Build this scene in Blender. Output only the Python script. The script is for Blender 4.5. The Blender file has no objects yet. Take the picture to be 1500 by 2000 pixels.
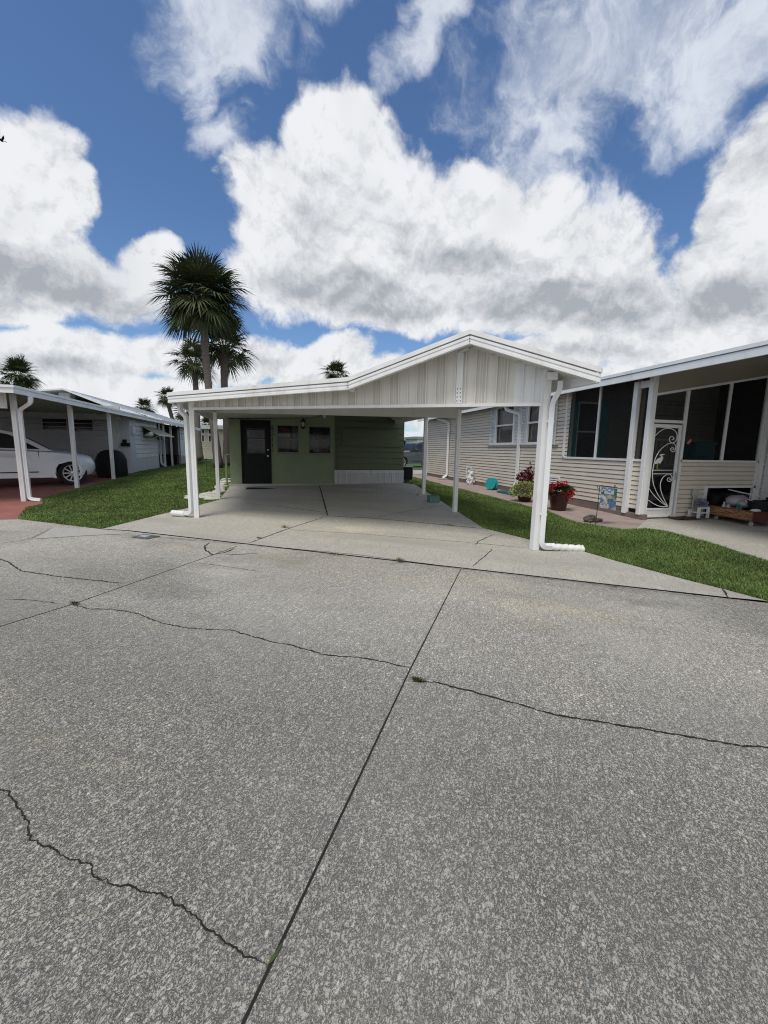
import bpy, bmesh, math, random
import numpy as np
from mathutils import Vector, Matrix, noise as mnoise
random.seed(7); NP = np.random.default_rng(7)
scene = bpy.context.scene
COL = scene.collection
R = math.radians

# ------------------------------------------------------------------ camera, sky, sun, exposure
FPX = 808.0                                  # focal length in pixels of the 1500 x 2000 photograph
PIT, ROL, YAW, EYE = R(8.66), R(.995), R(14.11), 1.45
_cy, _sy, _cp, _sp, _cr, _sr = math.cos(YAW), math.sin(YAW), math.cos(PIT), math.sin(PIT), math.cos(ROL), math.sin(ROL)
FWD = Vector((_sy * _cp, _cy * _cp, -_sp)); _r = Vector((_cy, -_sy, 0)); _u = _r.cross(FWD)
CR = _cr * _r + _sr * _u; CU = -_sr * _r + _cr * _u
EYEP = Vector((0, 0, EYE))
cd = bpy.data.cameras.new('camera'); cam = bpy.data.objects.new('camera', cd); COL.objects.link(cam)
cd.sensor_fit = 'HORIZONTAL'; cd.sensor_width = 36; cd.lens = 36 * FPX / 1500
cd.clip_start = .05; cd.clip_end = 3000
mw = Matrix((CR, CU, -FWD)).transposed().to_4x4(); mw.translation = EYEP; cam.matrix_world = mw
scene.camera = cam
scene.cycles.use_denoising = True; scene.cycles.denoiser = 'OPENIMAGEDENOISE'; scene.cycles.denoising_prefilter = 'NONE'; scene.cycles.denoising_input_passes = 'RGB_ALBEDO_NORMAL'; scene.cycles.filter_width = 1.1   # keep the grain of the concrete

def ray(x, y): return FWD + CR * ((x - 750) / FPX) + CU * ((1000 - y) / FPX)
SUN_EL, SUN_AZ = R(63), R(222)               # azimuth clockwise from +Y: behind the camera, to its left
SKY_STR = .1
scene.view_settings.view_transform = 'Standard'; scene.view_settings.look = 'None'
scene.view_settings.exposure = 0.0; scene.view_settings.gamma = 1.0
sl = bpy.data.lights.new('sun', 'SUN'); sl.energy = 2.5; sl.angle = R(22); sl.color = (1, .945, .86)
so = bpy.data.objects.new('sun', sl); COL.objects.link(so)
sdir = Vector((math.sin(SUN_AZ) * math.cos(SUN_EL), math.cos(SUN_AZ) * math.cos(SUN_EL), math.sin(SUN_EL)))
so.rotation_euler = sdir.to_track_quat('Z', 'Y').to_euler(); so.location = (-20, -20, 40)

class NT:
    """small helper to chain shader nodes"""
    def __init__(s, tree): s.t = tree; s.n = tree.nodes; s.l = tree.links
    def node(s, kind, **kw):
        nd = s.n.new(kind)
        for k, v in kw.items(): setattr(nd, k, v)
        return nd
    def put(s, sock, v):
        if isinstance(v, bpy.types.NodeSocket): s.l.new(v, sock)
        elif v is not None: sock.default_value = v
    def math(s, op, a, b=None, c=None, clamp=False):
        nd = s.node('ShaderNodeMath', operation=op, use_clamp=clamp)
        for i, v in enumerate((a, b, c)): s.put(nd.inputs[i], v)
        return nd.outputs[0]
    def vmath(s, op, a, b=None, scale=None):
        nd = s.node('ShaderNodeVectorMath', operation=op); s.put(nd.inputs[0], a); s.put(nd.inputs[1], b)
        if scale is not None: s.put(nd.inputs['Scale'], scale)
        return nd.outputs['Value'] if op in ('LENGTH', 'DOT_PRODUCT') else nd.outputs[0]
    def noise(s, vec, scale, detail=4, rough=.5, dist=0, color=False):
        nd = s.node('ShaderNodeTexNoise'); s.put(nd.inputs['Vector'], vec); nd.inputs['Scale'].default_value = scale
        nd.inputs['Detail'].default_value = detail; nd.inputs['Roughness'].default_value = rough; nd.inputs['Distortion'].default_value = dist
        return nd.outputs['Color' if color else 'Fac']
    def voro(s, vec, scale, feature='F1', out='Distance', rnd=1.0):
        nd = s.node('ShaderNodeTexVoronoi', feature=feature); s.put(nd.inputs['Vector'], vec); nd.inputs['Scale'].default_value = scale
        nd.inputs['Randomness'].default_value = rnd
        return nd.outputs[out]
    def ramp(s, fac, lo, hi, a=0.0, b=1.0, smooth=True):
        nd = s.node('ShaderNodeMapRange', interpolation_type='SMOOTHSTEP' if smooth else 'LINEAR'); s.put(nd.inputs['Value'], fac)
        nd.inputs['From Min'].default_value = lo; nd.inputs['From Max'].default_value = hi
        nd.inputs['To Min'].default_value = a; nd.inputs['To Max'].default_value = b
        return nd.outputs[0]
    def mix(s, fac, a, b, mode='MIX'):
        nd = s.node('ShaderNodeMix', data_type='RGBA', blend_type=mode); s.put(nd.inputs[0], fac)
        for i, v in ((6, a), (7, b)):
            if isinstance(v, (tuple, list)) and len(v) == 3: v = (*v, 1)
            s.put(nd.inputs[i], v)
        return nd.outputs[2]
    def mapping(s, vec, loc=(0, 0, 0), rot=(0, 0, 0), scale=(1, 1, 1), kind='POINT'):
        nd = s.node('ShaderNodeMapping', vector_type=kind); s.put(nd.inputs[0], vec)
        nd.inputs[1].default_value = loc; nd.inputs[2].default_value = rot; nd.inputs[3].default_value = scale
        return nd.outputs[0]

def build_world():
    w = bpy.data.worlds.new('World'); scene.world = w; w.use_nodes = True
    t = NT(w.node_tree); t.n.clear()
    out = t.node('ShaderNodeOutputWorld'); bg = t.node('ShaderNodeBackground'); bg.inputs[1].default_value = SKY_STR
    t.l.new(bg.outputs[0], out.inputs[0])
    sky = t.node('ShaderNodeTexSky', sky_type='NISHITA', sun_disc=False)
    sky.sun_elevation = SUN_EL; sky.sun_rotation = SUN_AZ; sky.air_density = 1.0; sky.dust_density = .4; sky.ozone_density = 2.0
    g = t.node('ShaderNodeTexCoord').outputs['Generated']
    # clear air is a deep saturated blue overhead
    blue = t.mix(1.0, sky.outputs[0], (.84, 1.03, 1.24), 'MULTIPLY')
    wn = t.noise(g, 3.2, 3, .5, color=True); wf = t.noise(g, 11, 4, .6, color=True)
    off = t.vmath('ADD', t.vmath('SCALE', t.vmath('SUBTRACT', wn, (.5, .5, .5)), scale=.24), t.vmath('SCALE', t.vmath('SUBTRACT', wf, (.5, .5, .5)), scale=.07))
    gw = t.vmath('ADD', g, off)
    offs = t.vmath('SCALE', off, scale=.45); gs = t.vmath('ADD', g, offs)
    def blobs(vec, items):
        cur = None
        for (x, y, rx, ry, rot, wgt) in items:
            c = ray(x, y).normalized(); k = 1 / FPX * c.dot(FWD)
            e1 = (CR - c * CR.dot(c)).normalized(); e2 = c.cross(e1) * -1
            e2 = (CU - c * CU.dot(c)); e2 = (e2 - e1 * e2.dot(e1)).normalized()
            a = R(rot); f1 = e1 * math.cos(a) + e2 * math.sin(a); f2 = -e1 * math.sin(a) + e2 * math.cos(a)
            f3 = f1.cross(f2)
            m = Matrix((f1, f2, f3)).transposed()
            p = t.mapping(vec, c, m.to_euler('XYZ'), (rx * k, ry * k, .45), 'TEXTURE')
            v = t.math('MULTIPLY_ADD', t.vmath('LENGTH', p), -wgt, wgt)
            cur = v if cur is None else t.math('MAXIMUM', cur, v)
        return cur
    # x, y, rx, ry (photo pixels), tilt, weight
    cumulus = [(675, 300, 135, 110, 0, 1), (590, 430, 150, 120, 0, 1), (770, 400, 130, 110, 0, 1), (800, 480, 330, 140, -4, 1), (930, 400, 110, 90, 0, .9), (1060, 510, 300, 140, -6, 1),
               (720, 570, 330, 80, -6, 1), (1120, 600, 320, 85, 0, 1), (95, 350, 90, 120, -10, 1), (20, 420, 150, 150, 0, 1), (110, 540, 240, 90, -12, 1), (-80, 470, 240, 190, 0, 1), (280, 510, 90, 50, 0, .8),
               (1430, 580, 170, 150, 15, 1), (1500, 420, 110, 200, 10, 1), (1600, 250, 130, 300, 0, 1), (1320, 650, 200, 50, 0, .9),
(150, 700, 330, 60, 0, .85), (640, 700, 130, 55, 8, .9), (430, 705, 200, 50, 0, .85), (860, 740, 520, 60, 0, .8), (1160, 690, 300, 40, 0, .75), (80, 790, 800, 80, 0, 1.1), (1200, 800, 900, 90, 0, 1.1), (40, 610, 120, 40, 0, .7)]
    cirrus = [(430, 40, 200, 110, 8, 1), (388, 120, 45, 100, -12, .95), (560, 50, 150, 60, 15, .6), (850, 80, 190, 40, 42, .8), (1030, 130, 120, 160, 10, .85), (1170, 70, 330, 110, 20, 1), (1100, 230, 190, 90, 55, .75), (640, 20, 200, 50, 10, .6),
              (1430, 90, 150, 150, -50, .9), (1190, 400, 150, 80, -35, .75), (450, 285, 60, 35, 30, .45), (620, 120, 50, 30, 60, .35), (1040, 330, 160, 90, -20, .65), (1330, 90, 130, 120, -30, .6)]
    grey = [(720, 590, 260, 85, -4, 1), (560, 560, 120, 60, -10, .7), (1090, 590, 330, 75, 0, 1), (930, 500, 260, 60, -12, .75), (100, 560, 260, 80, -14, 1.1), (-60, 520, 200, 110, 0, 1),
            (200, 600, 170, 45, -10, 1), (120, 720, 300, 35, -4, .7), (420, 690, 240, 30, 0, .5), (1420, 600, 220, 80, 10, .7), (1180, 150, 260, 90, 30, .45), (1330, 460, 130, 100, 30, .6), (1000, 690, 500, 30, 0, .5), (650, 420, 100, 60, 0, .3), (1480, 240, 100, 160, 0, .5)]
    fb = t.noise(gs, 7.5, 14, .66); fb2 = t.noise(t.vmath('ADD', gs, Vector(sdir) * .02), 7.5, 14, .66)
    puff = t.voro(gs, 11, 'SMOOTH_F1', 'Distance'); puff2 = t.voro(gs, 27, 'SMOOTH_F1', 'Distance')
    cu = t.math('ADD', blobs(gs, cumulus), t.math('MULTIPLY', t.math('SUBTRACT', fb, .5), 1.0))
    cu = t.math('SUBTRACT', cu, t.math('MULTIPLY', t.math('SUBTRACT', puff, .42), .42)); cu = t.math('SUBTRACT', cu, t.math('MULTIPLY', t.math('SUBTRACT', puff2, .42), .22))
    # general broken cloud for the half of the sky the photograph does not show
    back = t.math('MULTIPLY_ADD', t.vmath('DOT_PRODUCT', g, Vector((FWD.x, FWD.y, 0)).normalized()), -1.0, -.15)
    cu = t.math('MAXIMUM', cu, t.math('ADD', back, t.math('MULTIPLY', t.math('SUBTRACT', fb, .48), 1.6)))
    cua = t.ramp(cu, .03, .29)
    st = t.mapping(gw, (0, 0, 0), (R(20), R(35), R(40)), (3.2, 9, 4))
    fs = t.math('ADD', t.math('MULTIPLY', t.noise(st, 1.5, 9, .62), .65), t.math('MULTIPLY', fb, .35))
    ci = t.math('ADD', blobs(gw, cirrus), t.math('MULTIPLY', t.math('SUBTRACT', fs, .5), 2.1))
    cia = t.math('MULTIPLY', t.ramp(ci, .0, .62), t.math('MULTIPLY_ADD', t.ramp(fs, .38, .60), .55, .38))
    rel = t.math('MULTIPLY', t.math('SUBTRACT', fb, fb2), 3.2)
    gm = t.math('ADD', blobs(gs, grey), t.math('MULTIPLY', t.math('SUBTRACT', t.noise(gw, 5.0, 8, .55), .5), .9))
    gm = t.math('MULTIPLY', t.ramp(gm, .0, .75), .85)
    edge = t.ramp(cu, .2, .75)                       # thin edges stay bright
    gm = t.math('MULTIPLY', gm, t.math('MULTIPLY_ADD', edge, .55, .45))
    k = 1 / SKY_STR
    white, dark = (.86 * k, .875 * k, .90 * k), (.40 * k, .43 * k, .475 * k)
    shade = t.math('ADD', gm, t.math('MULTIPLY', rel, -1.05), clamp=True)
    shade = t.math('ADD', shade, t.math('ADD', t.math('MULTIPLY', t.math('SUBTRACT', puff, .33), .46), t.math('MULTIPLY', t.math('SUBTRACT', puff2, .4), .22)), clamp=True)
    ccol = t.mix(shade, white, dark)
    cicol = t.mix(t.math('MULTIPLY', shade, .6), (.74 * k, .79 * k, .88 * k), dark)
    c1 = t.mix(cia, blue, cicol); c2 = t.mix(cua, c1, ccol)
    t.l.new(c2, bg.inputs[0])
build_world()

# ------------------------------------------------------------------ measuring: photograph pixel -> point on a known surface
def gz(x, y):
    """height of the ground: the lots rise gently away from the street"""
    d = (x + .52) * .557 + (y - 6.32) * .831
    t = min(max(d - 1.2, 0), 7.5); u = min(max((x - 4) / 2.5, 0), 1); u = u * u * (3 - 2 * u)
    return t * (.035 - .019 * u)
def onz(x, y, z): d = ray(x, y); return EYEP + d * ((z - EYE) / d.z)
def G(x, y, o=0.0):
    z = 0.0
    for _ in range(60):
        p = onz(x, y, z + o); z = .5 * z + .5 * gz(p.x, p.y)
    return Vector((p.x, p.y, z + o))
def ony(x, y, Y): d = ray(x, y); return EYEP + d * (Y / d.y)
def onx(x, y, X): d = ray(x, y); return EYEP + d * (X / d.x)
def onv(x, y, P, Q):
    n = Vector((-(Q.y - P.y), Q.x - P.x, 0)); d = ray(x, y)
    return EYEP + d * (n.dot(Vector((P.x, P.y, EYE)) - EYEP) / n.dot(d))

# ------------------------------------------------------------------ mesh building
Z = Vector((0, 0, 1))
class MB:
    def __init__(s): s.v = []; s.f = []; s.mi = []; s.cur = 0
    def add(s, vs, fs):
        o = len(s.v); s.v += [Vector(p) for p in vs]
        for f in fs: s.f.append([i + o for i in f]); s.mi.append(s.cur)
        return s
    def hexa(s, p):
        return s.add(p, [(3, 2, 1, 0), (4, 5, 6, 7), (0, 1, 5, 4), (1, 2, 6, 5), (2, 3, 7, 6), (3, 0, 4, 7)])
    def box(s, x0, x1, y0, y1, z0, z1):
        return s.hexa([(x0, y0, z0), (x1, y0, z0), (x1, y1, z0), (x0, y1, z0), (x0, y0, z1), (x1, y0, z1), (x1, y1, z1), (x0, y1, z1)])
    def obox(s, c, a, b, d):
        c, a, b, d = map(Vector, (c, a, b, d))
        return s.hexa([c - a - b - d, c + a - b - d, c + a + b - d, c - a + b - d, c - a - b + d, c + a - b + d, c + a + b + d, c - a + b + d])
    def bar(s, p, q, w, h, up=Z):
        p, q = Vector(p), Vector(q); t = (q - p); L = t.length; t.normalize(); sd = t.cross(up)
        if sd.length < 1e-4: sd = t.cross(Vector((0, 1, 0)))
        sd.normalize(); n = sd.cross(t)
        return s.obox((p + q) / 2, t * L / 2, sd * w / 2, n * h / 2)
    def prism(s, poly, vec):
        vec = Vector(vec); n = len(poly); P = [Vector(p) for p in poly]
        vs = P + [p + vec for p in P]
        return s.add(vs, [list(range(n))[::-1], list(range(n, 2 * n))] + [(i, (i + 1) % n, n + (i + 1) % n, n + i) for i in range(n)])
    def sweep(s, pts, prof, up=Z, caps=True, scale=None):
        pts = [Vector(p) for p in pts]; n = len(prof); base = len(s.v); vs = []; last = None
        for i, p in enumerate(pts):
            t = (pts[min(i + 1, len(pts) - 1)] - pts[max(i - 1, 0)]).normalized()
            if last is None:
                sd = t.cross(Vector(up))
                if sd.length < 1e-3: sd = t.cross(Vector((0, 1, 0)))
            else: sd = last - t * last.dot(t)
            sd.normalize(); nn = sd.cross(t); last = sd; k = scale[i] if scale else 1
            vs += [p + sd * (a * k) + nn * (b * k) for a, b in prof]
        fs = []
        for i in range(len(pts) - 1):
            for j in range(n):
                a, b = i * n + j, i * n + (j + 1) % n; fs.append((a, b, b + n, a + n))
        if caps: fs += [list(range(n))[::-1], list(range((len(pts) - 1) * n, len(pts) * n))]
        return s.add(vs, fs)
    def tube(s, pts, r, n=8, scale=None, up=Z):
        return s.sweep(pts, [(r * math.cos(2 * math.pi * i / n), r * math.sin(2 * math.pi * i / n)) for i in range(n)], up, True, scale)
    def lathe(s, prof, c=(0, 0, 0), n=16, axis=Z, ex=None, caps=True):
        axis = Vector(axis).normalized(); c = Vector(c)
        e1 = Vector(ex) if ex else axis.orthogonal().normalized(); e2 = axis.cross(e1); vs = []
        for r, z in prof:
            for i in range(n):
                a = 2 * math.pi * i / n; vs.append(c + axis * z + (e1 * math.cos(a) + e2 * math.sin(a)) * r)
        fs = []
        for k in range(len(prof) - 1):
            for i in range(n):
                a, b = k * n + i, k * n + (i + 1) % n; fs.append((a, b, b + n, a + n))
        if caps: fs += [list(range(n))[::-1], list(range((len(prof) - 1) * n, len(prof) * n))]
        return s.add(vs, fs)
    def ball(s, c, r, n=8, sq=(1, 1, 1), jit=0):
        c = Vector(c); vs = []; m = max(4, n // 2 + 1)
        for i in range(m + 1):
            th = math.pi * i / m
            for j in range(n):
                ph = 2 * math.pi * j / n; k = 1 + random.uniform(-jit, jit)
                vs.append(c + Vector((math.sin(th) * math.cos(ph) * sq[0], math.sin(th) * math.sin(ph) * sq[1], math.cos(th) * sq[2])) * r * k)
        fs = [(i * n + j, i * n + (j + 1) % n, (i + 1) * n + (j + 1) % n, (i + 1) * n + j) for i in range(m) for j in range(n)]
        return s.add(vs, [f[::-1] for f in fs])
    def build(s, name, mat, parent=None, smooth=False, bevel=0, origin=None):
        me = bpy.data.meshes.new(name)
        if parent is not None:
            org = Vector((0, 0, 0)); q = parent
            while q: org += q.location; q = q.parent
        elif origin is not None: org = Vector(origin)
        else:
            xs = [p.x for p in s.v]; ys = [p.y for p in s.v]; zs = [p.z for p in s.v]
            org = Vector(((min(xs) + max(xs)) / 2, (min(ys) + max(ys)) / 2, min(zs)))
        me.from_pydata([(p - org)[:] for p in s.v], [], s.f)
        mats = mat if isinstance(mat, (list, tuple)) else [mat]
        for m in mats: me.materials.append(m)
        if len(mats) > 1: me.polygons.foreach_set('material_index', s.mi)
        bm = bmesh.new(); bm.from_mesh(me); bmesh.ops.recalc_face_normals(bm, faces=bm.faces[:])
        if bevel:
            bmesh.ops.remove_doubles(bm, verts=bm.verts[:], dist=1e-5)
            es = [e for e in bm.edges if len(e.link_faces) == 2 and e.calc_face_angle(0) > .5]
            bmesh.ops.bevel(bm, geom=es, offset=bevel, segments=1 if bevel < .01 else 2, affect='EDGES', clamp_overlap=True)
        bm.to_mesh(me); bm.free()
        if smooth:
            me.polygons.foreach_set('use_smooth', [True] * len(me.polygons))
            if smooth != 2: me.set_sharp_from_angle(angle=R(40))
        me.update()
        o = bpy.data.objects.new(name, me); COL.objects.link(o)
        if parent is None: o.location = org
        else: o.parent = parent
        return o

def tag(o, label=None, cat=None, group=None, kind=None):
    if label: o['label'] = label
    if cat: o['category'] = cat
    if group: o['group'] = group
    if kind: o['kind'] = kind
    return o
def thing(name, loc, label, cat, group=None):
    o = bpy.data.objects.new(name, None); COL.objects.link(o); o.location = loc; o.empty_display_size = .2
    return tag(o, label, cat, group)
def copy_tree(o, parent=None):
    c = o.copy(); COL.objects.link(c); c.parent = parent
    for ch in list(o.children): copy_tree(ch, c)
    return c

# ------------------------------------------------------------------ materials
MATS = {}
def mat(name, col, rough=.6, var=.12, vscale=6, dirt=0, dcol=(.12, .11, .09), stretch=(1, 1, 1), bump=0, bscale=60, spec=.35, metal=0, island=0, alpha=1, trans=0):
    if name in MATS: return MATS[name]
    m = bpy.data.materials.new(name); m.use_nodes = True; t = NT(m.node_tree); b = t.n['Principled BSDF']
    p = t.mapping(t.node('ShaderNodeTexCoord').outputs['Object'], scale=stretch)
    n1 = t.noise(p, vscale, 5, .6)
    c = t.mix(t.ramp(n1, .25, .75), tuple(x * (1 - var) for x in col), tuple(min(1, x * (1 + var)) for x in col))
    if dirt:
        n2 = t.noise(p, vscale * .45 + 1.3, 8, .68)
        c = t.mix(t.math('MULTIPLY', t.ramp(n2, .5, .72), dirt), c, dcol)
    if island:
        geo = t.node('ShaderNodeNewGeometry').outputs['Random Per Island']
        c = t.mix(1.0, c, t.mix(geo, tuple([1 - island] * 3), tuple([1 + island] * 3)), 'MULTIPLY')
    t.put(b.inputs['Base Color'], c)
    t.put(b.inputs['Roughness'], t.ramp(n1, .2, .8, max(0, rough - .08), min(1, rough + .08)))
    b.inputs['Specular IOR Level'].default_value = spec; b.inputs['Metallic'].default_value = metal; b.inputs['Alpha'].default_value = alpha
    if trans: b.inputs['Transmission Weight'].default_value = trans
    if bump:
        bn = t.node('ShaderNodeBump'); bn.inputs['Strength'].default_value = bump; bn.inputs['Distance'].default_value = .004
        t.put(bn.inputs['Height'], t.noise(p, bscale, 4, .6)); t.l.new(bn.outputs[0], b.inputs['Normal'])
    MATS[name] = m; return m
WHITE = mat('white_painted_metal', (.74, .76, .78), .42, .05, 3, .35, (.50, .49, .45), (1, 1, .25), .08, 25)
WHITE2 = mat('white_vinyl', (.72, .72, .71), .5, .05, 4, .25, (.52, .50, .45))
TRIM = mat('white_trim', (.76, .77, .78), .42, .05, 4, .45, (.48, .46, .42), (1, 1, .3))
SOFFIT = mat('soffit_white', (.56, .56, .54), .6, .06, 2, .3, (.40, .38, .34))
RIVET = mat('rivet_dark', (.06, .06, .07), .5)
CREAM = mat('cream_aluminium', (.69, .675, .63), .5, .025, 1.6, .12, (.58, .56, .50), (5, 5, .1), .03)
TAN = mat('tan_vinyl_siding', (.66, .61, .53), .55, .05, 2.5, .3, (.44, .39, .31), (1, .5, 1.5), .06, 40)
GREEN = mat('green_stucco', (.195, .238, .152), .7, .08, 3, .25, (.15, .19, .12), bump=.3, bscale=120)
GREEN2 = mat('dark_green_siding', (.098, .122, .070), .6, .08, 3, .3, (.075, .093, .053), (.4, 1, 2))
NEARBLACK = mat('black_paint', (.012, .013, .014), .6, .2, spec=.15)
GLASS = mat('dark_window_glass', (.022, .025, .028), .08, .2, 3, spec=.6)
CURTAIN = mat('sheer_curtain', (.30, .30, .29), .8, .3, 5, stretch=(4, 4, .4))
BLUEGREY = mat('pale_blue_grey_paint', (.52, .56, .60), .55, .06, 3, .3, (.36, .38, .38), (1, 1, .4))
LWHITE = mat('aged_white_siding', (.64, .66, .68), .55, .07, 2, .35, (.42, .42, .40), (1, 1, .5))
ALU = mat('mill_aluminium', (.55, .56, .57), .45, .08, 5, .3, (.3, .3, .28), metal=.35)
TEAL = mat('teal_plastic', (.02, .30, .32), .45, .15, 8, .2, (.05, .14, .13))
TEALDARK = mat('teal_paint', (.012, .075, .09), .5, .1)
BRICKRED = mat('red_painted_concrete', (.30, .115, .095), .75, .12, 1.6, .55, (.14, .065, .06), bump=.2, bscale=90)
PAVER = mat('pinkish_paver', (.33, .265, .235), .85, .14, 2.2, .5, (.19, .155, .14), bump=.35, bscale=70)
BLOCK = mat('mauve_block', (.19, .145, .135), .85, .12, 3, .3, (.1, .08, .075), bump=.3)
STONE = mat('pale_limestone', (.50, .49, .44), .85, .15, 9, .5, (.2, .2, .16), bump=.5, bscale=40)
TERRA = mat('dark_maroon_glaze', (.035, .009, .009), .35, .2, 8, spec=.5)
SOIL = mat('soil', (.04, .03, .02), .95, .3, 20)
LEAF = mat('leaf_green', (.022, .050, .016), .5, .25, 12, island=.35)
VARIEG = mat('variegated_leaf', (.30, .33, .12), .55, .35, 14, island=.6)
REDLEAF = mat('dark_red_leaf', (.10, .012, .018), .5, .25, 12, island=.4)
REDFLOWER = mat('red_petal', (.42, .010, .022), .5, .15, 20, island=.3)
PALMLEAF = mat('palm_frond', (.056, .072, .028), .5, .3, 2, island=.45, spec=.3)
PALMDEAD = mat('dry_palm_fibre', (.13, .085, .05), .9, .3, 6)
BARK = mat('palm_bark', (.12, .10, .085), .9, .3, 9, .5, (.045, .036, .03), (1, 1, 3.5), .9, 22)
CARWHITE = mat('pearl_white_car_paint', (.68, .71, .74), .18, .03, 2, spec=.6)
TYRE = mat('tyre_rubber', (.015, .015, .016), .8)
RIM = mat('alloy_rim', (.55, .56, .58), .3, .05, metal=.7)
LAMPGLASS = mat('lamp_glass', (.45, .45, .42), .15, .1, 20)
AMBER = mat('amber_lens', (.55, .25, .06), .2)
GREYCAR = mat('dark_grey_car_paint', (.045, .055, .062), .22, .05, spec=.6)
COVER = mat('black_cover_fabric', (.010, .010, .012), .75, .3, 8, bump=.4, bscale=18)
WOOD = mat('brown_wood', (.17, .07, .03), .55, .3, 3, .5, (.07, .028, .014), (1, 9, 9))
REDWOOD = mat('maroon_wood', (.075, .018, .016), .5, .3, 5)
CRACK = mat('crack_dark', (.018, .017, .015), .95, .3, 20)
JOINT = mat('joint_dark', (.030, .028, .025), .95, .4, 9, .5, (.06, .055, .045))
MOSS = mat('moss', (.055, .075, .022), .9, .35, 30, island=.4)
DRYGRASS = mat('dry_grass', (.17, .15, .07), .8, .3, 20, island=.4)
GRASSM = mat('grass_blade', (.122, .186, .049), .55, .34, .9, .6, (.18, .195, .06), island=.45, spec=.25)
DIRT = mat('lawn_soil', (.035, .050, .018), .95, .4, 5, .5, (.035, .04, .018))
BROWN = mat('brown_mat', (.07, .03, .02), .85, .3, 9)
SCREEN = mat('insect_screen', (.016, .017, .018), .55, .1, alpha=.38, spec=.1)
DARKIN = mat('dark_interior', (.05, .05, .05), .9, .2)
ROOFMETAL = mat('white_roof_coating', (.70, .72, .74), .5, .06, 1.5, .35, (.45, .45, .44))
SHUTTER = mat('white_shutter', (.62, .66, .68), .5, .05)
REDSIGN = mat('sign_red', (.35, .01, .02), .5); BLACKSIGN = mat('sign_black', (.012, .012, .012), .5); WHITESIGN = mat('sign_white', (.5, .5, .5), .5)
BEIGEBRICK = mat('warm_wood_blind', (.20, .085, .06), .6, .25, 9, stretch=(6, 6, .5))

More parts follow.
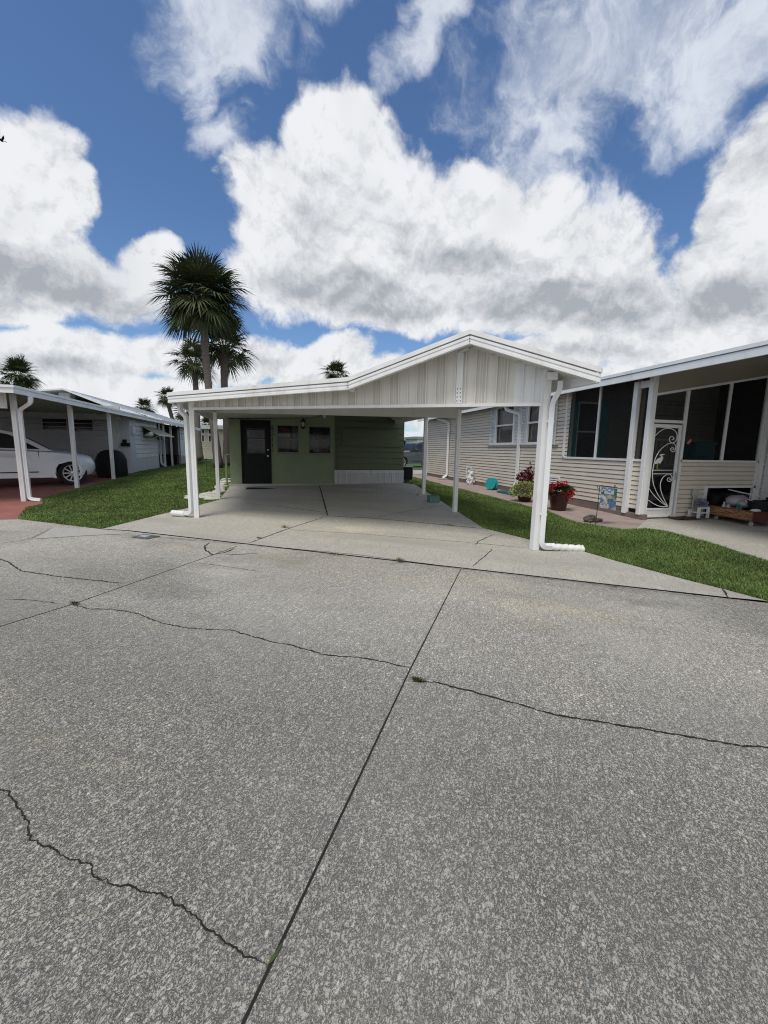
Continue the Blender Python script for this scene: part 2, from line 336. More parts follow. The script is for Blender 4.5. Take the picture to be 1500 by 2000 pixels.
def concrete(name, base, pit, peb, coarse, stain, bumpk, lane=False):
    m = bpy.data.materials.new(name); m.use_nodes = True; t = NT(m.node_tree); b = t.n['Principled BSDF']
    o = t.node('ShaderNodeTexCoord').outputs['Object']
    o = t.mapping(o, rot=(0, 0, R(33.9)))                                     # x along the street, y across it (the broom direction)
    wob = t.vmath('SCALE', t.vmath('SUBTRACT', t.noise(o, 40, 2, color=True), (.5, .5, .5)), scale=.012)
    ow = t.vmath('ADD', o, wob)
    an = t.mapping(ow, scale=(1.0, .62, 1))
    e = t.voro(an, coarse, 'DISTANCE_TO_EDGE', 'Distance'); cc = t.voro(an, coarse, 'F1', 'Color')
    sep = t.node('ShaderNodeSeparateColor'); t.l.new(cc, sep.inputs[0]); r1, r2 = sep.outputs[0], sep.outputs[1]
    big = t.voro(an, coarse * .6, 'F1', 'Color'); bd = t.voro(an, coarse * .6, 'F1', 'Distance')
    sb = t.node('ShaderNodeSeparateColor'); t.l.new(big, sb.inputs[0])
    fine = t.noise(t.mapping(ow, scale=(1, .6, 1)), 210, 4, .75); mid = t.noise(t.mapping(o, scale=(1, .16, 1)), 48, 4, .65); pitn = t.noise(t.mapping(ow, scale=(1, .55, 1)), 105, 6, .78)
    lg = t.noise(o, .55, 6, .6); lg2 = t.noise(t.mapping(o, scale=(.25, 1, 1)), 1.1, 5, .6)
    c = t.mix(r1, tuple(x * .90 for x in base), tuple(x * 1.08 for x in base))
    c = t.mix(t.math('MULTIPLY', t.ramp(fine, .42, .60), .62), c, tuple(x * .48 for x in base))
    # dark gaps between the stones, worn deeper in patches
    wear = t.ramp(t.math('ADD', t.math('MULTIPLY', lg, .6), t.math('MULTIPLY', mid, .4)), .36, .62)
    brk = t.ramp(t.noise(o, 46, 4, .65), .47, .62); e2 = t.voro(an, coarse * 2.3, 'DISTANCE_TO_EDGE', 'Distance')
    rid = t.ramp(t.math('ABSOLUTE', t.math('SUBTRACT', t.noise(t.mapping(ow, scale=(1, .7, 1)), 62, 6, .78), .5)), .034, .004)
    gap = t.math('MULTIPLY', t.math('MAXIMUM', t.math('MULTIPLY', t.math('MULTIPLY', t.ramp(e, .12, .03), brk), .38), t.math('MULTIPLY', rid, .95)), t.math('MULTIPLY_ADD', wear, .6, .4))
    groove = t.math('MULTIPLY', t.ramp(mid, .53, .66), .6)
    pits = t.math('MULTIPLY', t.ramp(pitn, .55, .64), t.math('MULTIPLY_ADD', wear, .5, .5))
    dk = t.math('MAXIMUM', t.math('MAXIMUM', gap, groove), pits)
    c = t.mix(t.math('MULTIPLY', dk, pit), c, tuple(x * .13 for x in base))
    # single larger pale or rusty pebbles
    pk = t.math('MULTIPLY', t.math('GREATER_THAN', sb.outputs[0], 1 - peb), t.ramp(t.math('ADD', bd, t.math('MULTIPLY', sb.outputs[1], .16)), .42, .34))
    c = t.mix(pk, c, t.mix(sb.outputs[1], (.86, .83, .74), t.mix(t.math('GREATER_THAN', sb.outputs[2], .82), (.60, .58, .52), (.55, .42, .30))))
    # weather stains
    c = t.mix(t.math('MULTIPLY', t.ramp(lg2, .45, .7), stain), c, tuple(x * .60 for x in base))
    c = t.mix(t.math('MULTIPLY', t.ramp(lg, .52, .70), stain * .9), c, t.mix(1.0, c, (1.42, 1.38, 1.26), 'MULTIPLY'))
    if lane:                                         # the middle of the street is worn greyer by tyres than its edges
        sx = t.node('ShaderNodeSeparateXYZ'); t.l.new(o, sx.inputs[0])
        d = t.math('SUBTRACT', sx.outputs[1], 4.96)
        wv = t.math('ADD', d, t.math('MULTIPLY', t.math('SUBTRACT', lg, .5), 3.0))
        worn = t.math('MAXIMUM', t.ramp(wv, -1.7, -3.3), t.math('MULTIPLY', t.ramp(t.noise(t.mapping(o, loc=(3, 1, 0), scale=(.35, .8, 1)), .9, 4, .55), .50, .64), .8))
        c = t.mix(t.math('MULTIPLY', worn, .55), c, t.mix(1.0, c, (.46, .475, .49), 'MULTIPLY'))
        yel = t.ramp(t.noise(t.mapping(o, loc=(7, 2, 0), scale=(.4, 1.1, 1)), .8, 5, .6), .56, .70)
        c = t.mix(t.math('MULTIPLY', yel, .5), c, t.mix(1.0, c, (1.18, 1.12, .92), 'MULTIPLY'))
    t.put(b.inputs['Base Color'], c); b.inputs['Roughness'].default_value = .9; b.inputs['Specular IOR Level'].default_value = .2
    bn = t.node('ShaderNodeBump'); bn.inputs['Strength'].default_value = bumpk; bn.inputs['Distance'].default_value = .006
    h = t.math('SUBTRACT', t.math('MULTIPLY', fine, .7), t.math('MULTIPLY', dk, .9))
    t.put(bn.inputs['Height'], h); t.l.new(bn.outputs[0], b.inputs['Normal'])
    return m
STREETC = concrete('exposed_aggregate_concrete', (.71, .67, .585), .78, .24, 78, .42, .9, True)
DRIVEC = concrete('broomed_concrete', (.60, .572, .50), .60, .05, 110, .8, .5)
PALEC = concrete('pale_patch_concrete', (.50, .485, .44), .35, .02, 130, .3, .25)

# ------------------------------------------------------------------ ground
def drape(name, poly, off, m, step=.5, thick=0, parent=None):
    """a polygon (xy) laid on the ground as a sheet, cut on a grid so that it follows the rise"""
    bm = bmesh.new(); f = bm.faces.new([bm.verts.new((p[0], p[1], 0)) for p in poly]); bm.normal_update()
    xs = [p[0] for p in poly]; ys = [p[1] for p in poly]
    def cut(co, no): bmesh.ops.bisect_plane(bm, geom=bm.verts[:] + bm.edges[:] + bm.faces[:], plane_co=co, plane_no=no)
    k = math.ceil(min(xs) / step)
    while k * step < max(xs): cut((k * step, 0, 0), (1, 0, 0)); k += 1
    k = math.ceil(min(ys) / step)
    while k * step < max(ys): cut((0, k * step, 0), (0, 1, 0)); k += 1
    for dd in (1.2, 8.7): cut((-.52 + .557 * dd, 6.32 + .831 * dd, 0), (.557, .831, 0))
    for v in bm.verts: v.co.z = gz(v.co.x, v.co.y) + off
    if thick:
        r = bmesh.ops.extrude_face_region(bm, geom=bm.faces[:]); 
        for v in r['geom']:
            if isinstance(v, bmesh.types.BMVert): v.co.z -= thick
    bmesh.ops.recalc_face_normals(bm, faces=bm.faces[:])
    up = sum(f.normal.z * f.calc_area() for f in bm.faces)
    if not thick and up < 0: bmesh.ops.reverse_faces(bm, faces=bm.faces[:])
    me = bpy.data.meshes.new(name); bm.to_mesh(me); bm.free(); me.materials.append(m)
    o = bpy.data.objects.new(name, me); COL.objects.link(o); o.parent = parent
    if parent is None: o['kind'] = 'structure'
    return o
def ps(*pts): return [G(*p).xy for p in pts]
SD = Vector((.831, -.557)); SN = Vector((.557, .831)); S0 = Vector((-.52, 6.32))
def street_pt(a, d): return S0 + SD * a + SN * d

# far ground sheet: to the horizon
g = MB()
rings = [0, 6, 12, 18, 24, 30, 36, 44, 60, 100, 200, 500, 1500]
gx = sorted(set([-r for r in rings] + rings)); gy = gx
gv = [(x, y, gz(x, y) - .07) for y in gy for x in gx]; n = len(gx)
g.add(gv, [(j * n + i, j * n + i + 1, (j + 1) * n + i + 1, (j + 1) * n + i) for j in range(n - 1) for i in range(n - 1)])
tag(g.build('ground', DIRT, origin=(0, 0, 0)), kind='structure')

street = drape('street', [street_pt(-40, -14), street_pt(40, -14), street_pt(40, .05), street_pt(-40, .05)], .0, STREETC, 4)
# driveway under the carport, from the street seam back to the green house
dl = ps((300, 1046), (200, 1034), (300, 1009), (383, 989), (428, 977), (447, 952))
dr = ps((810, 947), (945, 1033), (1037, 1056), (1145, 1080), (1250, 1110), (1350, 1137), (1415, 1153), (1500, 1176))
seam = [street_pt(a, .055) for a in (5.9, 3, .02)]
driveway = drape('driveway', [Vector((-1.56, 14.3)), Vector((4.15, 14.3))] + dr + [seam[0], seam[1], seam[2]] + [street_pt(-2.4, .06)] + dl[1:], .012, DRIVEC)
patch = drape('pavement', ps((68, 1053), (105, 1030), (190, 1036), (255, 1042.5), (160, 1047)), .006, PALEC)
# neighbours' drives and paths
reddrive = drape('red_driveway', ps((-60, 1016), (35, 1014), (52, 992), (85, 985)) + [Vector((-6.02, 12.4)), Vector((-6.0, 14.6)), Vector((-5.9, 17.2)), Vector((-6.0, 19.9)), Vector((-16, 19.9)), Vector((-16, 13))], .006, BRICKRED)
lawn_edge = ps((826, 937), (875, 951), (960, 972), (1020, 988), (1066, 998), (1096, 1012), (1124, 1022), (1168, 1029), (1214, 1037))
walk = drape('path', lawn_edge + [G(1246, 1030).xy, Vector((7.45, 7.0)), Vector((7.5, 21)), Vector((6.4, 21))], .008, PAVER)
rdrive_edge = ps((1214, 1037), (1260, 1034), (1300, 1040), (1400, 1067), (1500, 1099))
rdrive = drape('side_driveway', rdrive_edge + [Vector((8.5, .6)), Vector((10.9, -1.0)), Vector((10.9, 7.2)), Vector((7.35, 7.2)), G(1246, 1030).xy], .005, DRIVEC)
lawnR = [p for p in lawn_edge] + rdrive_edge[1:] + [Vector((8.5, .6))] + dr[::-1] + [Vector((4.3, 16)), Vector((4.8, 20.5)), Vector((6.1, 20.5))]
lawn_right = drape('lawn', lawnR, -.004, DIRT)
lawnL = dl[1:] + [Vector((-1.60, 27)), Vector((-1.6, 40)), Vector((-6.1, 40)), Vector((-6.1, 20)), Vector((-5.88, 17.2)), Vector((-5.97, 14.6)), Vector((-6.0, 12.4))] + ps((85, 985), (52, 992), (35, 1014))
lawn_left = drape('lawn', lawnL, -.004, DIRT)
backlawn = drape('back_lawn', [(-40, 40.2), (-1.5, 40.2), (-1.5, 24), (4.4, 24), (4.9, 20.6), (30, 20.6), (30, 60), (-40, 60)], -.01, mat('mown_grass', (.06, .105, .028), .9, .35, 2.5, .5, (.09, .11, .035)), 6)
pale_path = drape('path', [Vector(p) for p in ((-9, 32.0), (-2, 32.0), (-2, 32.9), (-9, 32.9))], .01, PALEC)
far_path = drape('path', [Vector(p) for p in ((4.9, 21.2), (8.5, 21.2), (10.5, 25.6), (7.0, 25.6))], .01, PALEC)

def ribbon(name, pts, w, m, parent, jit=0, off=.004, seg=.03, plane=None):
    """a crack or joint: a narrow irregular strip"""
    P = [Vector(p[:2]) for p in pts]; out = []
    for a, b in zip(P, P[1:]):
        k = max(1, int((b - a).length / seg))
        out += [a.lerp(b, i / k) for i in range(k)]
    out.append(P[-1]); vs = []; fs = []; nn = len(out); sd = random.random() * 99
    for i, p in enumerate(out):
        t = (out[min(i + 1, nn - 1)] - out[max(i - 1, 0)]); t.normalize(); nr = Vector((-t.y, t.x))
        s = i * seg
        wob = nr * jit * (mnoise.noise((s * 9, sd, 0)) * .7 + mnoise.noise((s * 34, sd, 5)) * .6 + mnoise.noise((s * 90, sd, 7)) * .36)
        ww = w * (1 + (.75 * mnoise.noise((s * 14, sd, 9)) + .5 * mnoise.noise((s * 45, sd, 19)) if jit else .25 * mnoise.noise((s * 6, sd, 3)))) * (min(1, (nn - i) / 8, (i + 2) / 8) if jit else 1)
        for q in (p + wob + nr * ww / 2, p + wob - nr * ww / 2): vs.append((q.x, q.y, gz(q.x, q.y) + off))
    fs = [(2 * i, 2 * i + 1, 2 * i + 3, 2 * i + 2) for i in range(nn - 1)]
    mb = MB(); mb.add(vs, fs); return mb.build(name, m, parent)
def px(*pts): return [G(*p) for p in pts]
def smooth_px(pts):
    return px(*pts)
# joints sawn in the street
ribbon('joint', px((900, 1112), (800, 1310), (475, 1999)), .009, CRACK, street, 0, .003)
a, b = G(900, 1112), G(475, 1999); ext = a + (b - a) * 1.8
ribbon('joint', [b, ext], .009, CRACK, street, 0, .003)
ribbon('joint', px((-250, 1304), (0, 1224), (140, 1181), (410, 1086), (462, 1067)), .010, JOINT, street, 0, .003)
ribbon('joint', px((480, 1065), (700, 1085.5), (900, 1112), (1160, 1141), (1408, 1171)), .010, JOINT, street, .012, .017)
ribbon('joint', px((255, 1046), (380, 1056), (480, 1065)), .012, JOINT, street, .012, .017)
ribbon('joint', px((-80, 1068), (0, 1062), (60, 1053), (105, 1030)), .008, JOINT, street, .004, .009)
CR1 = [(140, 1181), (175, 1190), (222, 1190), (265, 1198), (320, 1218), (365, 1227), (450, 1231), (515, 1250), (575, 1262), (640, 1280), (700, 1285), (750, 1293), (803, 1305)]
CR2 = [(803, 1331), (850, 1333), (920, 1350), (1000, 1373), (1100, 1400), (1185, 1412), (1260, 1425), (1350, 1440), (1430, 1455), (1500, 1461), (1600, 1475)]
CR3 = [(-60, 1550), (5, 1543), (20, 1545), (25, 1565), (45, 1595), (55, 1620), (62, 1640), (85, 1656), (105, 1660), (110, 1672), (150, 1680), (178, 1695), (182, 1715), (230, 1728), (280, 1740), (310, 1748), (370, 1780), (400, 1815), (440, 1842), (475, 1866), (500, 1875), (522, 1887)]
ribbon('crack', px(*CR1), .010, CRACK, street, .016, .003, .012)
ribbon('crack', px(*CR2), .0115, CRACK, street, .013, .003, .010)
ribbon('crack', px(*CR3), .0052, CRACK, street, .016, .003, .005)
ribbon('crack', px((-90, 1080), (0, 1092), (20, 1100), (40, 1115), (120, 1127), (245, 1140)), .016, JOINT, street, .02, .003, .02)
ribbon('crack', px((0, 1170), (60, 1172), (120, 1180)), .008, JOINT, street, .015, .003, .02)
ribbon('crack', px((410, 1060), (399, 1067), (402, 1075), (415, 1084), (440, 1079), (462, 1070)), .022, JOINT, street, .02, .004, .02)
ribbon('crack', px((438, 1083), (470, 1083), (507, 1081)), .016, JOINT, street, .02, .004, .02)
ribbon('crack', px((390, 1100), (450, 1108), (520, 1118)), .006, JOINT, street, .02, .003, .02)
for pts, w in (([(965, 1045), (932, 1060), (928, 1068)], .010), ([(962, 1074), (945, 1090), (922, 1109)], .010), ([(735, 1012), (800, 999), (866, 988)], .014), ([(1412, 1152), (1420, 1171)], .02)):
    ribbon('crack', px(*pts), w, JOINT, driveway, .02, .017, .02)
for pts, w in (([(640, 1009), (720, 1013), (800, 1020), (945, 1034)], .02), ([(624, 950), (631, 975), (640, 1009)], .03), ([(640, 1009), (560, 1035), (482, 1064)], .016), ([(480, 984), (560, 992), (640, 1003)], .014), ([(560, 1036), (700, 1044), (900, 1060), (1030, 1072)], .008)):
    ribbon('joint', px(*pts), w, JOINT, driveway, .006, .017)

# ------------------------------------------------------------------ grass: uncountable blades
def inside(poly, P):
    x, y = P[:, 0], P[:, 1]; r = np.zeros(len(P), bool); n = len(poly)
    for i in range(n):
        x0, y0 = poly[i]; x1, y1 = poly[(i + 1) % n]
        c = ((y0 > y) != (y1 > y)) & (x < (x1 - x0) * (y - y0) / (y1 - y0 + 1e-12) + x0); r ^= c
    return r
def gz_np(x, y):
    d = (x + .52) * .557 + (y - 6.32) * .831; t = np.clip(d - 1.2, 0, 7.5); u = np.clip((x - 4) / 2.5, 0, 1); u = u * u * (3 - 2 * u)
    return t * (.035 - .019 * u)
def grass(poly, count, h, w, label, near=3.0, ymax=99):
    poly = [tuple(p) for p in poly]; A = np.array(poly); lo, hi = A.min(0), A.max(0); hi[1] = min(hi[1], ymax); pts = []
    tot = 0
    while tot < count:
        P = NP.uniform(lo, hi, (400000, 2)); P = P[inside(poly, P)]
        dist = np.hypot(P[:, 0], P[:, 1]); P = P[NP.random(len(P)) < np.clip((near / dist) ** 1.6, .02, 1)]
        pts.append(P); tot += len(P)
    P = np.concatenate(pts)[:count]; n = len(P); dist = np.hypot(P[:, 0], P[:, 1])
    z = gz_np(P[:, 0], P[:, 1]) - .006
    clump = np.array([mnoise.noise((p[0] * 2.2, p[1] * 2.2, 3)) for p in P])
    hh = h * NP.uniform(.55, 1.15, n) * (1 + .35 * clump); ww = w * NP.uniform(.7, 1.3, n) * np.clip(dist / 7, 1, 2.2)
    a = NP.uniform(0, 2 * np.pi, n); ln = NP.uniform(.15, .9, n) * hh; la = NP.uniform(0, 2 * np.pi, n)
    sx, sy = np.cos(a) * ww / 2, np.sin(a) * ww / 2; lx, ly = np.cos(la) * ln, np.sin(la) * ln
    V = np.empty((n, 5, 3))
    V[:, 0] = np.stack([P[:, 0] - sx, P[:, 1] - sy, z], 1); V[:, 1] = np.stack([P[:, 0] + sx, P[:, 1] + sy, z], 1)
    V[:, 2] = np.stack([P[:, 0] + sx * .8 + lx * .4, P[:, 1] + sy * .8 + ly * .4, z + hh * .62], 1); V[:, 3] = np.stack([P[:, 0] - sx * .8 + lx * .4, P[:, 1] - sy * .8 + ly * .4, z + hh * .62], 1)
    V[:, 4] = np.stack([P[:, 0] + lx, P[:, 1] + ly, z + hh * .95], 1)
    me = bpy.data.meshes.new('grass'); me.vertices.add(n * 5); me.vertices.foreach_set('co', V.ravel())
    base = (np.arange(n) * 5)[:, None]; loops = (base + np.array([0, 1, 2, 3, 3, 2, 4])).ravel()
    me.loops.add(n * 7); me.loops.foreach_set('vertex_index', loops)
    me.polygons.add(n * 2); st = (np.arange(n)[:, None] * 7 + np.array([0, 4])).ravel(); me.polygons.foreach_set('loop_start', st)
    me.update(calc_edges=True); me.materials.append(GRASSM)
    o = bpy.data.objects.new('grass', me); COL.objects.link(o); return tag(o, label, 'grass', kind='stuff')
grass(lawnR, 260000, .058, .0075, 'thick green lawn grass between the driveway and the tan house', 4.0, 20)
grass(lawnL, 280000, .045, .010, 'mown green lawn grass left of the carport', 7.0, 34)

# ------------------------------------------------------------------ siding
def bands(z0, z1, ops, course=None, zb=None):
    cuts = {z0, z1}
    for (_, _, a, b) in ops:
        for q in (a, b):
            if z0 < q < z1: cuts.add(q)
    if course:
        k = math.ceil((z0 - zb) / course)
        while zb + k * course < z1: cuts.add(round(zb + k * course, 5)); k += 1
    c = sorted(cuts); return [(a, b) for a, b in zip(c, c[1:]) if b - a > 1e-4]
def spans(u0, u1, zm, ops):
    iv = [(u0, u1)]
    for (a, b, c, d) in ops:
        if c < zm < d:
            nv = []
            for p, q in iv:
                if b <= p or a >= q: nv.append((p, q)); continue
                if a > p: nv.append((p, a))
                if b < q: nv.append((b, q))
            iv = nv
    return iv
def lap_wall(mb, O, e, nrm, u1, z0, z1, ops=(), course=.1, lip=.014, zb=0.0, solid=.08, top=None):
    """lapped siding on a vertical wall: O origin (xy), e along, nrm outwards; ops = openings (u0,u1,z0,z1)"""
    O = Vector((O[0], O[1], 0)); e = Vector((e[0], e[1], 0)); nrm = Vector((nrm[0], nrm[1], 0))
    gap, dep = min(.019, course * .20), .036
    cutz = sorted({z0, z1} | {q for o in ops for q in o[2:4] if z0 < q < z1} | {q for k in range(math.floor((z0 - zb) / course), math.ceil((z1 - zb) / course) + 1) for q in (zb + k * course, zb + k * course + gap) if z0 < q < z1})
    for a, b in zip(cutz, cutz[1:]):
        if b - a < 1e-4: continue
        m_ = (a + b) / 2; k = math.floor((m_ - zb) / course); lo = zb + k * course; recess = m_ - lo < gap
        fa, fb = 1 - (a - lo) / course, 1 - (b - lo) / course
        for p, q in spans(0, u1, m_, ops):
            A, B = O + e * p, O + e * q
            oa, ob = (-dep, -dep) if recess else (lip * fa, lip * fb)
            mb.add([A + nrm * oa + Z * a, B + nrm * oa + Z * a, B + nrm * ob + Z * b, A + nrm * ob + Z * b], [(0, 1, 2, 3)])
            if recess:
                mb.add([A - nrm * dep + Z * a, B - nrm * dep + Z * a, B + Z * a, A + Z * a], [(3, 2, 1, 0)])
                mb.add([A - nrm * dep + Z * b, B - nrm * dep + Z * b, B + nrm * lip + Z * b, A + nrm * lip + Z * b], [(3, 2, 1, 0)])
    if solid:
        for a, b in bands(z0, z1, ops):
            for p, q in spans(0, u1, (a + b) / 2, ops):
                mb.obox(O + e * (p + q) / 2 - nrm * (solid / 2 + dep + .002) + Z * (a + b) / 2, e * (q - p) / 2, nrm * solid / 2, Z * (b - a) / 2)
    return mb
def flat_wall(mb, O, e, nrm, u1, z0, z1, ops=(), solid=.1):
    O = Vector((O[0], O[1], 0)); e = Vector((e[0], e[1], 0)); nrm = Vector((nrm[0], nrm[1], 0))
    for a, b in bands(z0, z1, ops):
        for p, q in spans(0, u1, (a + b) / 2, ops):
            mb.obox(O + e * (p + q) / 2 - nrm * solid / 2 + Z * (a + b) / 2, e * (q - p) / 2, nrm * solid / 2, Z * (b - a) / 2)
    return mb
def frame(mb, c, e, n, w, h, t, d):
    """rectangular frame: centre c, along e, outward n, outer size w x h, bar t, depth d"""
    c, e, n = Vector(c), Vector(e), Vector(n)
    for s in (-1, 1):
        mb.obox(c + e * s * (w - t) / 2, e * t / 2, n * d / 2, Z * h / 2)
        mb.obox(c + Z * s * (h - t) / 2, e * (w / 2 - t), n * d / 2, Z * t / 2)
    return mb
X1, Y1 = Vector((1, 0, 0)), Vector((0, 1, 0))

# ------------------------------------------------------------------ carport
LP, RP, MP, P2, RR = G(385, 1012), G(1043, 1075), G(888, 1001), G(427, 976), G(827, 968)
FE = (RP - LP); FE.z = 0; FLEN = FE.length; FE.normalize(); FN = Vector((FE.y, -FE.x, 0))   # FN points at the street
cp = thing('carport', (1.0, 9.0, 0), 'white open carport with gabled front and cream ribbed panel before the green house', 'carport')
PW = .09
def onf(x, y, off=0.0): return onv(x, y, LP + FN * off, RP + FN * off)
OV = .34
fp = [onf(329, 767, OV), onf(681, 737, OV), onf(919, 644, OV), onf(1174, 718, OV)]          # top edge of the fascia
fl = [(p - (LP + FN * OV)).dot(FE) for p in fp]; fz = [p.z for p in fp]
def roof_z(sv):
    for i in range(3):
        if sv <= fl[i + 1] or i == 2: return fz[i] + (fz[i + 1] - fz[i]) * (sv - fl[i]) / (fl[i + 1] - fl[i])
def fpt(sv, z, off=0.0): return LP.xy.to_3d() + FE * sv + FN * off + Z * z
# roof: pan panels running back from the front edge, over the house wall
YB = 14.62
rf = MB()
for i in range(3):
    a, b = fpt(fl[i], fz[i] - .055, OV - .03), fpt(fl[i + 1], fz[i + 1] - .055, OV - .03)
    a2, b2 = Vector((a.x, YB, a.z)), Vector((b.x, YB, b.z)); th = Z * -.05
    rf.hexa([a + th, b + th, b2 + th, a2 + th, a, b, b2, a2])
    n = max(2, int((b - a).length / .3))
    for k in range(n):                                              # standing seams below, the pans' ribs
        q = a.lerp(b, (k + .5) / n); rf.bar(q + th * 1.1, Vector((q.x, YB, q.z)) + th * 1.1, .03, .018)
roof = rf.build('roof', SOFFIT, cp)
fa = MB(); gr = MB()
for i in range(3):
    a0, b0 = fpt(fl[i], fz[i], OV), fpt(fl[i + 1], fz[i + 1], OV)
    for lo, hi, out in ((-.062, 0, .035), (-.082, -.062, .012), (-.118, -.082, .03), (-.150, -.118, .022), (-.185, -.150, .028)):
        mb = gr if lo == -.082 else fa
        mb.hexa([a0 + Z * lo - FN * .05, b0 + Z * lo - FN * .05, b0 + Z * lo + FN * out, a0 + Z * lo + FN * out, a0 + Z * hi - FN * .05, b0 + Z * hi - FN * .05, b0 + Z * hi + FN * out, a0 + Z * hi + FN * out])
fas = fa.build('fascia', TRIM, cp); gr.build('groove', mat('groove_grey', (.30, .31, .33), .6), fas)
def rivet(c, n, parent, r=.008): m_ = MB(); m_.lathe([(r, 0), (r * .7, .006)], c, 8, n); m_.build('rivet', RIVET, parent)
for i in (1, 2):
    for k in range(3): rivet(fpt(fl[i] - .0, fz[i] - .085 - .035 * k, OV + .031), FN, fas)
# side fascias/gutters along both eaves
for i, sg in ((0, -1), (3, 1)):
    a = fpt(fl[i], fz[i], OV); b = Vector((a.x, YB, a.z)); g_ = MB()
    for lo, hi, out in ((-.062, 0, .03), (-.185, -.062, .015)): g_.hexa([a + Z * lo - X1 * .05 * sg, b + Z * lo - X1 * .05 * sg, b + Z * lo + X1 * out * sg, a + Z * lo + X1 * out * sg, a + Z * hi - X1 * .05 * sg, b + Z * hi - X1 * .05 * sg, b + Z * hi + X1 * out * sg, a + Z * hi + X1 * out * sg])
    g_.build('gutter', TRIM, cp)
# ribbed gable panel between the two front posts
s0, s1 = PW / 2, FLEN - PW / 2 + .01
zb0, zb1 = onf(384, 797).z, onf(1060, 788).z
def pbot(sv): return zb0 + (zb1 - zb0) * (sv - s0) / (s1 - s0)
sstrip = [(onf(890, 780) - LP).dot(FE), (onf(903, 780) - LP).dot(FE)]
swhite = (onf(1006, 740) - LP).dot(FE)
def panel(sa, sb, off=0.0, th=.012):
    cuts = [sa] + [q for q in fl if sa < q < sb] + [sb]
    top = [fpt(q, roof_z(q) - .105, off) for q in cuts]; bot = [fpt(q, pbot(q) + .01, off) for q in (sb, sa)]
    return top + bot
pn = MB(); pn.prism(panel(s0, sstrip[0]), FN * -.012); pn.prism(panel(sstrip[1], swhite), FN * -.012)
def ribs(mb, sa, sb, start):
    q, k = sa + start, 0
    while q < sb - .02:
        for dq, w, o in ((0, .018, .026),):
            if q + dq + w < sb: mb.hexa([fpt(q + dq, pbot(q) + .012, 0), fpt(q + dq + w, pbot(q) + .012, 0), fpt(q + dq + w, pbot(q) + .012, o), fpt(q + dq, pbot(q) + .012, o), fpt(q + dq, roof_z(q + dq) - .11, 0), fpt(q + dq + w, roof_z(q + dq + w) - .11, 0), fpt(q + dq + w, roof_z(q + dq + w) - .11, o), fpt(q + dq, roof_z(q + dq) - .11, o)])
        q += .148
ribs(pn, s0, sstrip[0], .03); ribs(pn, sstrip[1], swhite, .03)
pnl = pn.build('gable_panel', CREAM, cp)
TSTR = mat('tan_stripe', (.56, .545, .495), .55, .04, 2, .12, (.46, .44, .39), (7, 7, .08))
def stripes(sa, sb, start):
    q, i = sa + start, 0
    while q < sb - .1:
        for dq, w in ((.028, .03), (.072, .022), (.108, .026)):
            a_ = q + dq
            if a_ + w > sb: continue
            mb = MB(); mb.hexa([fpt(a_, pbot(a_) + .013, 0), fpt(a_ + w, pbot(a_) + .013, 0), fpt(a_ + w, pbot(a_) + .013, .0045), fpt(a_, pbot(a_) + .013, .0045), fpt(a_, roof_z(a_) - .115, 0), fpt(a_ + w, roof_z(a_ + w) - .115, 0), fpt(a_ + w, roof_z(a_ + w) - .115, .0045), fpt(a_, roof_z(a_) - .115, .0045)])
            mb.build('tan_stripe', TSTR, pnl)
        q += (.296, .444)[i % 2]; i += 1
stripes(s0, sstrip[0], .03); stripes(sstrip[1], swhite, .178)
pw = MB(); pw.prism(panel(swhite, s1), FN * -.012); ribs(pw, swhite, s1, .10); pw.build('end_panel', WHITE, cp)
stp = MB(); stp.prism(panel(*sstrip, .03), FN * -.05); st_o = stp.build('cover_strip', TRIM, cp, bevel=.004)
for r_ in range(4):
    for c_ in (.25, .75): rivet(fpt(sstrip[0] + (sstrip[1] - sstrip[0]) * c_, pbot(sstrip[0]) + .05 + .058 * r_, .03), FN, st_o, .009)
tr = MB()
tr.hexa([fpt(s0, pbot(s0) - .035, -.03), fpt(s1, pbot(s1) - .035, -.03), fpt(s1, pbot(s1) - .035, .025), fpt(s0, pbot(s0) - .035, .025), fpt(s0, pbot(s0) + .012, -.03), fpt(s1, pbot(s1) + .012, -.03), fpt(s1, pbot(s1) + .012, .025), fpt(s0, pbot(s0) + .012, .025)])
for q in (s1 - .02,): tr.hexa([fpt(q, pbot(q), 0), fpt(q + .022, pbot(q), 0), fpt(q + .022, pbot(q), .022), fpt(q, pbot(q), .022), fpt(q, roof_z(q) - .1, 0), fpt(q + .022, roof_z(q) - .1, 0), fpt(q + .022, roof_z(q) - .1, .022), fpt(q, roof_z(q) - .1, .022)])
tr.build('bottom_trim', TRIM, cp)
# posts (square tubes)
def post(base, ztop, w=PW, ax=X1, parent=cp, m=TRIM, name='post', lean=(0, 0)):
    mb = MB(); z0 = gz(base.x, base.y) if base.z == 0 else base.z; t = Vector((base.x + lean[0], base.y + lean[1], ztop)); b = Vector((base.x, base.y, z0))
    ay = Vector((-ax.y, ax.x, 0)); h = w / 2
    mb.hexa([b - ax * h - ay * h, b + ax * h - ay * h, b + ax * h + ay * h, b - ax * h + ay * h, t - ax * h - ay * h, t + ax * h - ay * h, t + ax * h + ay * h, t - ax * h + ay * h])
    for s in (-1, 1): mb.obox((b + t) / 2 - ay * (h + .001), ax * .004, ay * .002, Z * ((ztop - z0) / 2 - .01)) if s < 0 else None
    return mb.build(name, m, parent, bevel=.006)
post(LP + Z * .012, roof_z(0) - .11, ax=X1)
post(RP + Z * .012, roof_z(FLEN) - .11, ax=X1, w=.10)
zM = onv(890, 817, P2, MP).z; zP = onv(428, 806, P2, MP).z
post(MP + Z * .012, zM + .2, w=.085); post(P2 + Z * .012, zP + .12, w=.085); post(RR + Z * .012, zM + .35, w=.085)
